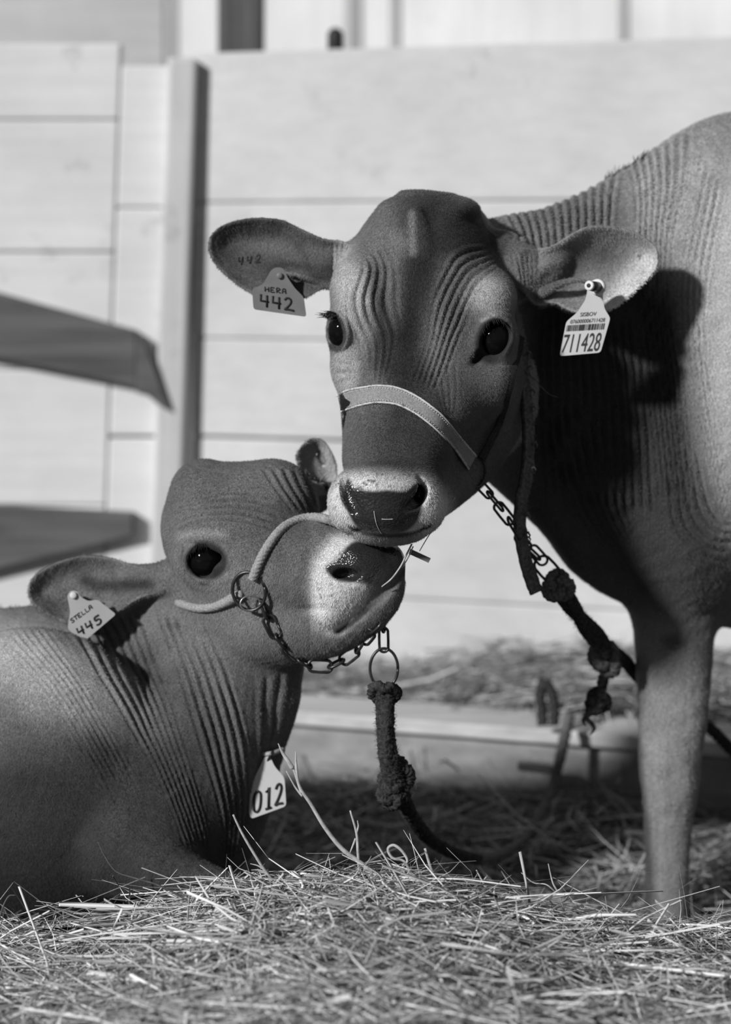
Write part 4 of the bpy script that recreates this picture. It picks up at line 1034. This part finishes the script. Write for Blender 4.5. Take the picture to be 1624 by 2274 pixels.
lp = empty('rope_loop', W((1215, 1560, 1500))[0], 'dark blurred rope loop standing on the trough edge', 'rope loop')
rope('loop', [(1230, 1612, 1500), (1232, 1570, 1500), (1222, 1530, 1500), (1207, 1520, 1500), (1200, 1545, 1500), (1204, 1580, 1500), (1206, 1612, 1500)], 12, M_rope_dark, lp, 10, 14, 3, 50, .25, .04, 15)
bk = prism('latch_plate', [W((1150, 1690, 1440))[0], W((1228, 1698, 1425))[0], W((1228, 1722, 1425))[0], W((1150, 1712, 1440))[0]], (0, .018, 0), M_cap, bev=.002)
tag(bk, 'small wooden block fixed to the trough front beside the hanging rope', 'block')

# ---- ear tags
def plate(name, poly, wf, thick, mat, parent, r=4):
    pts = catmull(poly, 3, True) if r else np.array(poly, float)
    P_ = [(a, b, wf(a, b)) for a, b in pts]; n = len(P_)
    V = np.vstack([W(P_), W([(a, b, c_ + thick) for a, b, c_ in P_])])
    F = [tuple(range(n))[::-1], tuple(range(n, 2 * n))] + [(i, (i + 1) % n, n + (i + 1) % n, n + i) for i in range(n)]
    o = mesh_obj(name, V, F, mat, parent, smooth=False)
    return o
def rounded(poly, rad=5):
    out = []; n = len(poly)
    for i in range(n):
        p0, p, p1 = [np.array(poly[j % n], float) for j in (i - 1, i, i + 1)]
        a = p0 - p; b = p1 - p; la, lb_ = np.linalg.norm(a), np.linalg.norm(b); k = min(rad, la * .45, lb_ * .45)
        s_, e_ = p + a / la * k, p + b / lb_ * k
        for t in (0, .33, .67, 1): out.append(tuple((1 - t) ** 2 * s_ + 2 * t * (1 - t) * p + t * t * e_))
    return out
GLY = {
 '4': [[(.1, 1), (.06, .46), (.85, .46)], [(.72, .98), (.66, 0)]],
 '2': [[(.05, .8), (.25, .98), (.55, .98), (.7, .8), (.6, .55), (.3, .25), (.05, .05), (.4, .07), (.95, .03)]],
 '5': [[(.85, .98), (.25, .95), (.2, .58), (.55, .6), (.8, .42), (.75, .15), (.45, 0), (.1, .08)]],
 'H': [[(.1, 1), (.1, 0)], [(.85, 1), (.85, 0)], [(.1, .5), (.85, .5)]],
 'E': [[(.8, .97), (.15, .97), (.1, .5), (.12, .03), (.85, .03)], [(.1, .5), (.6, .5)]],
 'R': [[(.12, 0), (.12, .98), (.7, .95), (.75, .65), (.15, .5), (.85, 0)]],
 'A': [[(.05, 0), (.2, .85), (.5, 1), (.75, .85), (.8, 0)], [(.12, .45), (.8, .45)]],
 'S': [[(.85, .9), (.5, 1), (.15, .82), (.3, .58), (.7, .42), (.8, .15), (.45, 0), (.08, .1)]],
 'T': [[(.0, .97), (.95, .97)], [(.48, .97), (.45, 0)]],
 'L': [[(.15, 1), (.15, .03), (.85, .03)]],
 '0': [[(.5, 1), (.15, .8), (.12, .2), (.5, 0), (.85, .2), (.88, .8), (.5, 1)]],
 '1': [[(.2, .8), (.55, 1), (.55, 0)], [(.2, 0), (.9, 0)]],
 'F': [[(.85, 1), (.1, 1), (.1, 0)], [(.1, .5), (.6, .5)]],
}
def scrawl(name, text, org, ex, ey, adv, rad, wf, mat, parent, smooth=True, wgt=.7):
    """hand lettering: org = px of the first letter's foot, ex / ey = px vectors of one letter's width and height"""
    P = []; org = np.array(org, float); ex = np.array(ex, float); ey = np.array(ey, float)
    for i, ch in enumerate(text):
        o = org + ex * adv * i
        for st in GLY[ch]:
            q_ = np.array([o + ex * x + ey * y for x, y in st])
            q_ = catmull(q_, 5) if (smooth and len(q_) > 3) else q_
            p3 = [(a, b, wf(a, b) - .3) for a, b in q_]
            P.append((W(p3), np.full(len(p3), rad / S)))
    return tubes(P, mat, name, parent, 6)
def printed(name, text, org, ex, ey, wf, mat, parent, width, height):
    """typeset lettering fitted to a px box"""
    cu = bpy.data.curves.new('t', 'FONT'); cu.body = text; cu.size = 1.0; cu.resolution_u = 4
    tmp = bpy.data.objects.new('t', cu); COL.objects.link(tmp)
    dg = bpy.context.evaluated_depsgraph_get(); me = bpy.data.meshes.new_from_object(tmp.evaluated_get(dg))
    bpy.data.objects.remove(tmp)
    V = np.array([tuple(v_.co) for v_ in me.vertices]); F = [tuple(p.vertices) for p in me.polygons]
    x = (V[:, 0] - V[:, 0].min()) / np.ptp(V[:, 0]) * width; y = (V[:, 1] - V[:, 1].min()) / np.ptp(V[:, 1]) * height
    ex = np.array(ex, float) / np.linalg.norm(ex); ey = np.array(ey, float) / np.linalg.norm(ey)
    p = np.array(org, float) + x[:, None] * ex + y[:, None] * ey
    P3 = np.column_stack([p, [wf(a, b) - 1.2 for a, b in p]])
    bpy.data.meshes.remove(me)
    return mesh_obj(name, W(P3), F, mat, parent, smooth=False)
def disc(name, a, b, r, mat, parent, sides=24, r2=None):
    P3 = W([a, a, b, b]); R_ = np.array([r * .8, r, r2 or r, (r2 or r) * .8]) / S
    P3[0] -= (P3[2] - P3[1]) * .02; P3[3] += (P3[2] - P3[1]) * .02
    return tubes([(P3, R_)], mat, name, parent, sides)
# standing calf, left ear
t1 = empty('ear_tag', W((620, 640, 196))[0], 'grey tag with handwritten 442 on the standing calf\'s left-hand ear', 'ear tag')
f1 = lambda a, b: 190 + (b - 600) * .05
plate('plate', rounded([(612, 594), (628, 594), (640, 618), (655, 640), (675, 660), (681, 704), (563, 687), (560, 641), (584, 632), (602, 600)], 7), f1, 4, M_tag_grey, t1, 0)
disc('pin', (621, 612, f1(0, 612) - 5), (621, 612, f1(0, 612) + 55), 7, M_tag_grey, t1)
scrawl('handwriting', 'HERA', (588, 647), (10.5, 1.2), (-.6, -10.5), 1.22, 1.5, f1, M_ink, t1)
scrawl('handwriting', '442', (578, 680), (22, 3.2), (-1, -27), 1.22, 2.6, f1, M_ink, t1)
# number inked inside that ear
ep = lambda a, b: surf(a, b, bvhH, 240)
scrawl('ear_number', '442', (527, 589), (13, -1.5), (3, -17), 1.5, 2.0, ep, M_ink, hera)
# standing calf, right ear
t2 = empty('ear_tag', W((1300, 720, 186))[0], 'white printed tag with bar code on the standing calf\'s right-hand ear', 'ear tag')
f2 = lambda a, b: 184 + (b - 630) * .06
plate('plate', rounded([(1305, 634), (1316, 622), (1332, 619), (1343, 632), (1339, 660), (1343, 686), (1356, 706), (1334, 783), (1243, 791), (1258, 714), (1281, 695), (1299, 668), (1304, 652)], 7), f2, 4, M_tag_white, t2, 0)
disc('collar', (1330, 638, 186), (1326, 637, 176), 18, M_tag_white, t2)
disc('pin', (1328, 638, 180), (1312, 635, 140), 13, M_steel, t2, r2=11)
disc('pin_cap', (1312, 635, 142), (1308, 634, 134), 11, M_tag_white, t2)
disc('pin_hole', (1308.4, 634, 134.5), (1307.6, 634, 133), 5, M_steel, t2)
ex, ey = (1, -.06), (.22, -1)
printed('lettering', 'SISBOV', (1288, 703), ex, ey, f2, M_print, t2, 36, 9)
printed('lettering', '076000006711428', (1266, 719), ex, ey, f2, M_print, t2, 77, 9)
V = []; F = []; g = np.random.default_rng(9); x = 0.0; e1 = np.array([1, -.055]); e2 = np.array([.2, -1.0]); e2 /= np.linalg.norm(e2)
while x < 82:
    b_ = g.choice([.9, .9, 1.5, 2.2]); p = np.array([1257, 736.0]) + e1 * x; qd = [p, p + e1 * b_, p + e1 * b_ + e2 * 14, p + e2 * 14]
    o_ = len(V); V += [(a, b, f2(a, b) - 1.2) for a, b in qd]; F.append((o_, o_ + 1, o_ + 2, o_ + 3)); x += b_ + g.choice([.9, 1.2, 1.9])
mesh_obj('bar_code', W(V), F, M_print, t2, smooth=False)
printed('lettering', '711428', (1246, 784), (1, -.055), (.2, -1), f2, M_print, t2, 84, 42)
# lying calf
t3 = empty('ear_tag', W((200, 1370, 214))[0], 'pale tag with handwritten 445 on the lying calf\'s ear', 'ear tag')
f3 = lambda a, b: 206 + (a - 160) * -.03
plate('plate', rounded([(149, 1322), (158, 1311), (171, 1312), (178, 1325), (196, 1335), (216, 1331), (258, 1364), (184, 1427), (150, 1396), (156, 1358)], 6), f3, 4, M_tag_yellow, t3, 0)
disc('pin', (163, 1322, 200), (163, 1322, 260), 8, M_tag_white, t3)
scrawl('handwriting', 'STELLA', (159, 1384), (7.6, -5.4), (-4.2, -8), 1.06, 1.3, f3, M_ink, t3)
scrawl('handwriting', '445', (176, 1413), (15.5, -9.5), (-7.5, -17), 1.2, 2.4, f3, M_ink, t3)
t4 = empty('ear_tag', W((595, 1750, 170))[0], 'white tag printed 012 hanging at the lying calf\'s throat', 'ear tag')
f4 = lambda a, b: 176 + (b - 1700) * .1
plate('plate', rounded([(588, 1680), (600, 1680), (610, 1702), (632, 1727), (636, 1790), (559, 1818), (553, 1808), (557, 1742), (578, 1702)], 8), f4, 4, M_tag_white, t4, 0)
scrawl('lettering', '012', (561, 1806), (19, -6.0), (1.5, -47), 1.3, 3.2, f4, M_ink, t4)
tubes([spath([(568, 1668, 205), (585, 1674, 182), (605, 1673, 178), (630, 1664, 205)], 6)], M_tag_yellow, 'cord', t4, 8)
tubes([spath([(594, 1690, 178), (602, 1676, 168), (606, 1668, 178)], 3)], M_steel, 'clip', t4, 8)
t5 = empty('ear_tag', W((712, 1084, 320))[0], 'dark round tag button at the base of the lying calf\'s far ear', 'ear tag')
disc('button', (718, 1082, 318), (722, 1080, 330), 12, M_steel, t5); disc('button', (704, 1080, 316), (706, 1078, 326), 9, M_steel, t5)
# ============================================================ HAY
m, nt, b = mat_base('hay', .6, .25)
a_ = nd(nt, 'ShaderNodeAttribute', attribute_name='shade'); nt.links.new(a_.outputs['Fac'], b.inputs['Base Color'])
M_hay = m
M_stem = simple('pale_stem', .42, .55, .3, 0, 200, .25)
M_stem_dark = simple('dry_brown_stem', .10, .7, .2, 0, 200, .3)
cu = np.array([-500, 0, 120, 250, 400, 560, 640, 740, 830, 930, 1000, 1100, 1200, 1300, 1420, 1624, 2300])
cv = np.array([2150, 2150, 2140, 2115, 2062, 2012, 1998, 1988, 1984, 1994, 2010, 2040, 2072, 2092, 2108, 2120, 2125])
YC = 1.97
cxs = (cu - 812) / FPX * YC; czs = .86 - (cv - 548) / FPX * YC - .012
def HH(x, y):
    crest = np.interp(x, cxs, czs) + .008 * vnoise(x * 1000, y * 1000, 71, 60) + .005 * vnoise(x * 1000, y * 1000, 74, 22)
    back = .035 + .012 * vnoise(x * 1000, y * 1000, 72, 90)
    wdt = np.where(x < -.1, .26, .17)
    z = np.where(y > YC, back + (crest - back) * np.exp(-((y - YC) / wdt) ** 2), crest + (.205 - crest) * np.clip((YC - y) / .75, 0, 1) ** 1.3)
    tro = 2.966 - .33 * (x)                      # line of the trough front
    z = z + .045 * sstep(y, tro - .48, tro - .02) * (y < tro + .03)
    z = np.where(y > tro + .03, .15 + .05 * sstep(x, 0, .3) + .01 * vnoise(x * 1000, y * 1000, 73, 70), z)
    return z
gx = np.linspace(-2.2, 2.2, 170); gy = np.linspace(.9, 3.5, 170)
X, Y = np.meshgrid(gx, gy, indexing='ij'); Z = HH(X, Y) - .018
lim = 3.6 - .33 * (X + .256) - .03; keep = Y < np.minimum(lim, 3.55)
BV = np.stack([X.ravel(), Y.ravel(), Z.ravel()], 1); idx = np.arange(170 * 170).reshape(170, 170)
BF = np.stack([idx[:-1, :-1].ravel(), idx[1:, :-1].ravel(), idx[1:, 1:].ravel(), idx[:-1, 1:].ravel()], 1)
BF = BF[keep[:-1, :-1].ravel()]
def stalks(n, xr, yr, ln, wid, lift, pitch, bend, shade, seed, xbias=None, rings=6, cond=None, tall=.3, pw=2.0):
    g = np.random.default_rng(seed)
    y = g.uniform(yr[0], yr[1], n); hw = (y * .178 + .05)
    x = g.uniform(-1, 1, n) * hw if xr is None else g.uniform(xr[0], xr[1], n)
    if cond is not None:
        k = cond(x, y); x, y = x[k], y[k]; n = len(x)
    L_ = np.exp(g.normal(math.log(ln), .45, n)).clip(ln * .35, ln * 2.2); w_ = g.uniform(wid[0], wid[1], n) * np.where(g.random(n) < .12, 2.0, 1)
    yaw = g.uniform(0, 2 * math.pi, n); pt = g.normal(0, pitch, n)
    d = np.stack([np.cos(yaw) * np.cos(pt), np.sin(yaw) * np.cos(pt), np.abs(np.sin(pt)) * np.where(g.random(n) < .7, 1, -1)], 1)
    bd_ = g.normal(0, bend, (n, 3)); bd_[:, 2] *= .5
    kink = (g.random(n) < .3) * g.normal(0, .35, n)
    t = np.linspace(0, 1, rings)
    P0 = np.stack([x, y, HH(x, y) + g.uniform(lift[0], lift[1], n) ** 1.0], 1)
    C = P0[:, None] + d[:, None] * (L_[:, None] * (t - .5))[..., None] + bd_[:, None] * (L_[:, None] * (t - .5) ** 2 * 2)[..., None]
    side = np.cross(d, [0, 0, 1.0]); side /= np.linalg.norm(side, axis=1, keepdims=True) + 1e-9
    C = C + side[:, None] * (kink[:, None] * L_[:, None] * np.maximum(t - .55, 0))[..., None]
    flo = HH(C[..., 0], C[..., 1]) - .008; C[..., 2] = np.where(C[..., 2] < flo, flo + (C[..., 2] - flo) * .15, C[..., 2])
    hi_ = HH(C[..., 0], C[..., 1]) + .014; C[..., 2] = np.where(C[..., 2] > hi_, hi_ + (C[..., 2] - hi_) * tall, C[..., 2])
    roll = g.uniform(0, math.pi, n); up = np.cross(side, d)
    A = side * np.cos(roll)[:, None] + up * np.sin(roll)[:, None]; B = -side * np.sin(roll)[:, None] + up * np.cos(roll)[:, None]
    tap = 1 - .75 * t ** 3
    ang = [0, 2.3, 4.0]; rr = []
    for a in ang: rr.append(C + (A[:, None] * math.cos(a) + B[:, None] * math.sin(a) * .38) * (w_[:, None] * tap[None] * .5)[..., None])
    V = np.stack(rr, 2)           # n, rings, 3, xyz
    V = V.reshape(-1, 3)
    base = (np.arange(n) * rings * 3)[:, None, None]; r_ = (np.arange(rings - 1) * 3)[None, :, None]; j = np.arange(3)[None, None]
    a = base + r_ + j; b2 = base + r_ + (j + 1) % 3
    F = np.stack([a, b2, b2 + 3, a + 3], -1).reshape(-1, 4)
    sh = g.uniform(0, 1, n) ** pw * (shade[1] - shade[0]) + shade[0]
    return V, F, np.repeat(sh, rings * 3)
def pile(name, sets, base=None):
    Vs, Fs, As = [], [], []; o = 0
    if base is not None: Vs.append(base[0]); Fs.append(base[1]); As.append(np.full(len(base[0]), base[2])); o = len(base[0])
    for V, F, s in sets:
        Vs.append(V); Fs.append(F + o); As.append(s); o += len(V)
    return mesh_obj(name, np.vstack(Vs), np.vstack(Fs), M_hay, attrs={'shade': np.concatenate(As)}, smooth=True)
wide = lambda x, y: (np.abs(x) > y * .178 + .03) & (y < 2.966 - .33 * x + .02)
front = lambda x, y: y < 2.966 - .33 * x + .02
sets = [stalks(15000, (-1.9, 1.9), (1.2, 3.1), .09, (.0012, .0034), (-.01, .015), .2, .8, (.08, .8), 9, cond=wide, tall=.5),
        stalks(16000, None, (1.45, 2.12), .05, (.0007, .0022), (-.014, .006), .15, .8, (.06, .80), 1),
        stalks(7000, None, (1.5, 2.08), .085, (.0012, .0036), (-.004, .012), .12, .9, (.30, .95), 2, rings=8, tall=.5, pw=1.2),
        stalks(1100, None, (1.55, 2.05), .05, (.0005, .0012), (.0, .016), .5, 1.0, (.3, .9), 3, rings=8, tall=.75),
        stalks(8500, None, (2.08, 3.05), .07, (.0012, .0030), (-.01, .03), .35, .9, (.12, .80), 4, cond=front, tall=.5),
        stalks(500, None, (2.3, 3.0), .10, (.0015, .0035), (.0, .04), .6, .8, (.3, .8), 5, cond=front, tall=.7)]
hay = pile('hay', sets, (BV, BF, .035))
tag(hay, 'loose heap of dry hay covering the stall floor in front of the calves', 'hay', kind='stuff')
beh = lambda x, y: (y > 2.966 - .33 * x + .06) & (y < 3.6 - .33 * (x + .256) - .04)
sets = [stalks(5200, (-.3, 1.1), (2.75, 3.6), .09, (.0016, .004), (-.01, .06), .45, .6, (.15, .75), 6, cond=beh)]
g = np.random.default_rng(8)
hay2 = pile('hay', sets); tag(hay2, 'pale hay piled inside the feed trough along the wall', 'hay', kind='stuff')
# stems that stand out one by one
def stem(pts, r, lab, mat=None, branches=()):
    w0 = lambda a: 0
    P3 = [spath([(a, b, c_) for a, b, c_ in pts], r)]
    for bp, br_ in branches: P3.append(spath(bp, br_))
    o = tubes(P3, mat or M_stem, 'straw', None, 6); tag(o, lab, 'straw'); return o
WS = -330
stem([(872, 1975, WS), (845, 1950, WS), (800, 1915, WS), (760, 1885, WS), (722, 1838, WS), (690, 1785, WS), (668, 1752, WS), (655, 1715, WS), (650, 1705, WS)], [7, 6, 5, 5, 4.5, 4, 3.5, 3, 2.5],
     'tallest pale grass stem with split tips, leaning left below the 012 tag', None,
     [([(650, 1706, WS), (640, 1690, WS), (628, 1672, WS), (618, 1651, WS)], [5.5, 5, 3.5, 1]), ([(670, 1762, WS), (662, 1735, WS), (658, 1700, WS), (657, 1668, WS)], [3, 3.5, 3.2, 1]), ([(672, 1768, WS), (656, 1748, WS), (636, 1712, WS)], [3, 2, 1])])
stem([(640, 2000, WS), (615, 1968, WS), (585, 1928, WS), (556, 1882, WS), (535, 1845, WS), (518, 1809, WS)], [4, 3.6, 3.2, 3, 2.6, 2.2], 'straight pale stem rising left from the heap below the tag', None,
     [([(585, 1930, WS), (572, 1922, WS), (556, 1918, WS)], [2, 1.6, .6]), ([(588, 1936, WS), (574, 1932, WS), (558, 1932, WS)], [2, 1.6, .6]), ([(592, 1943, WS), (580, 1945, WS), (566, 1950, WS)], [2, 1.6, .6])])
stem([(430, 2010, WS), (400, 1990, WS), (350, 1965, WS), (300, 1950, WS), (258, 1935, WS), (232, 1900, WS), (218, 1870, WS)], [2.4, 2.2, 2, 2, 1.8, 1.4, .8], 'thin dark curved twig in front of the lying calf\'s chest', M_stem_dark)
stem([(800, 2000, WS), (798, 1940, WS), (795, 1890, WS), (792, 1850, WS), (778, 1800, WS)], [4, 3.6, 3.4, 3, 2], 'upright forked stem in the middle of the heap', None, [([(790, 1862, WS), (783, 1880, WS), (775, 1900, WS)], [2.6, 2, 1]), ([(792, 1850, WS), (796, 1835, WS), (794, 1822, WS)], [2.6, 2, 1])])
stem([(985, 2010, WS), (975, 1970, WS), (958, 1930, WS), (944, 1884, WS)], [4.5, 4, 3.6, 3], 'plain leaning stem right of the looped blade')
stem([(920, 1960, WS), (900, 1915, WS), (872, 1905, WS), (862, 1885, WS), (876, 1877, WS), (895, 1892, WS), (905, 1912, WS), (893, 1922, WS)], [3, 3, 3.2, 3.4, 3.4, 3.2, 3, 1.5], 'pale blade curled into a loop on the crest of the heap')
stem([(1150, 2060, WS), (1120, 2020, WS), (1088, 1985, WS), (1058, 1932, WS)], [4, 3.6, 3, 1.5], 'pale stem leaning left between the rope and the foreleg')
stem([(1260, 2050, WS), (1243, 1990, WS), (1228, 1960, WS), (1218, 1918, WS)], [3, 2.6, 2, 1.2], 'thin stem with side twig near the standing calf\'s foreleg', None, [([(1243, 1990, WS), (1215, 1965, WS), (1185, 1960, WS), (1158, 1938, WS)], [2, 1.6, 1.3, .8])])
stem([(0, 2035, WS), (8, 2010, WS), (20, 1990, WS), (34, 1988, WS)], [2, 2, 2, 1], 'short dark twig at the far left edge of the heap', M_stem_dark, [([(8, 2010, WS), (6, 2040, WS), (-10, 2080, WS)], [1.6, 1.2, 1])])
# straws in the mouth and on the nose
bl = prism('straw', [W((912, 1219, -60))[0], W((957, 1240, -60))[0], W((952, 1250, -60))[0], W((908, 1230, -60))[0]], (0, .0012, 0), simple('blade_grey', .13, .7), bev=0)
tag(bl, 'short flat grey blade sticking out beside the lying calf\'s mouth', 'straw')
o = tubes([spath([(915, 1208, -70), (903, 1232, -72), (890, 1258, -70), (870, 1285, -66), (848, 1303, -62)], [2, 2.2, 2.2, 2, 1.5]), spath([(918, 1213, -66), (908, 1236, -68), (893, 1262, -64)], [1.6, 1.6, 1])], M_stem, 'straw', None, 6)
tag(o, 'pale straw held between the lying calf\'s lips', 'straw')
o = tubes([spath([(1012, 1104, -60), (985, 1140, -62), (962, 1175, -64), (946, 1200, -66), (932, 1224, -66)], [.8, 1, 1.2, 1.2, 1])], M_stem, 'straw', None, 5)
tag(o, 'thin bright straw slanting up beside the standing calf\'s chin', 'straw')
def nose(pts, r, lab):
    p3 = [(a, b, (surf(a, b) or -200) - 2.0) for a, b in pts]; o = tubes([spath(p3, r)], M_stem, 'straw', None, 5); tag(o, lab, 'straw')
nose([(831, 1135), (833, 1148), (836, 1162)], 1.1, 'short upright straw bit stuck on the standing calf\'s wet nose')
nose([(836, 1162), (841, 1174), (848, 1186)], .9, 'tiny slanting straw bit at the standing calf\'s upper lip')
nose([(848, 1153), (860, 1153.5), (873, 1153)], 1.2, 'short level straw bit across the standing calf\'s nose')
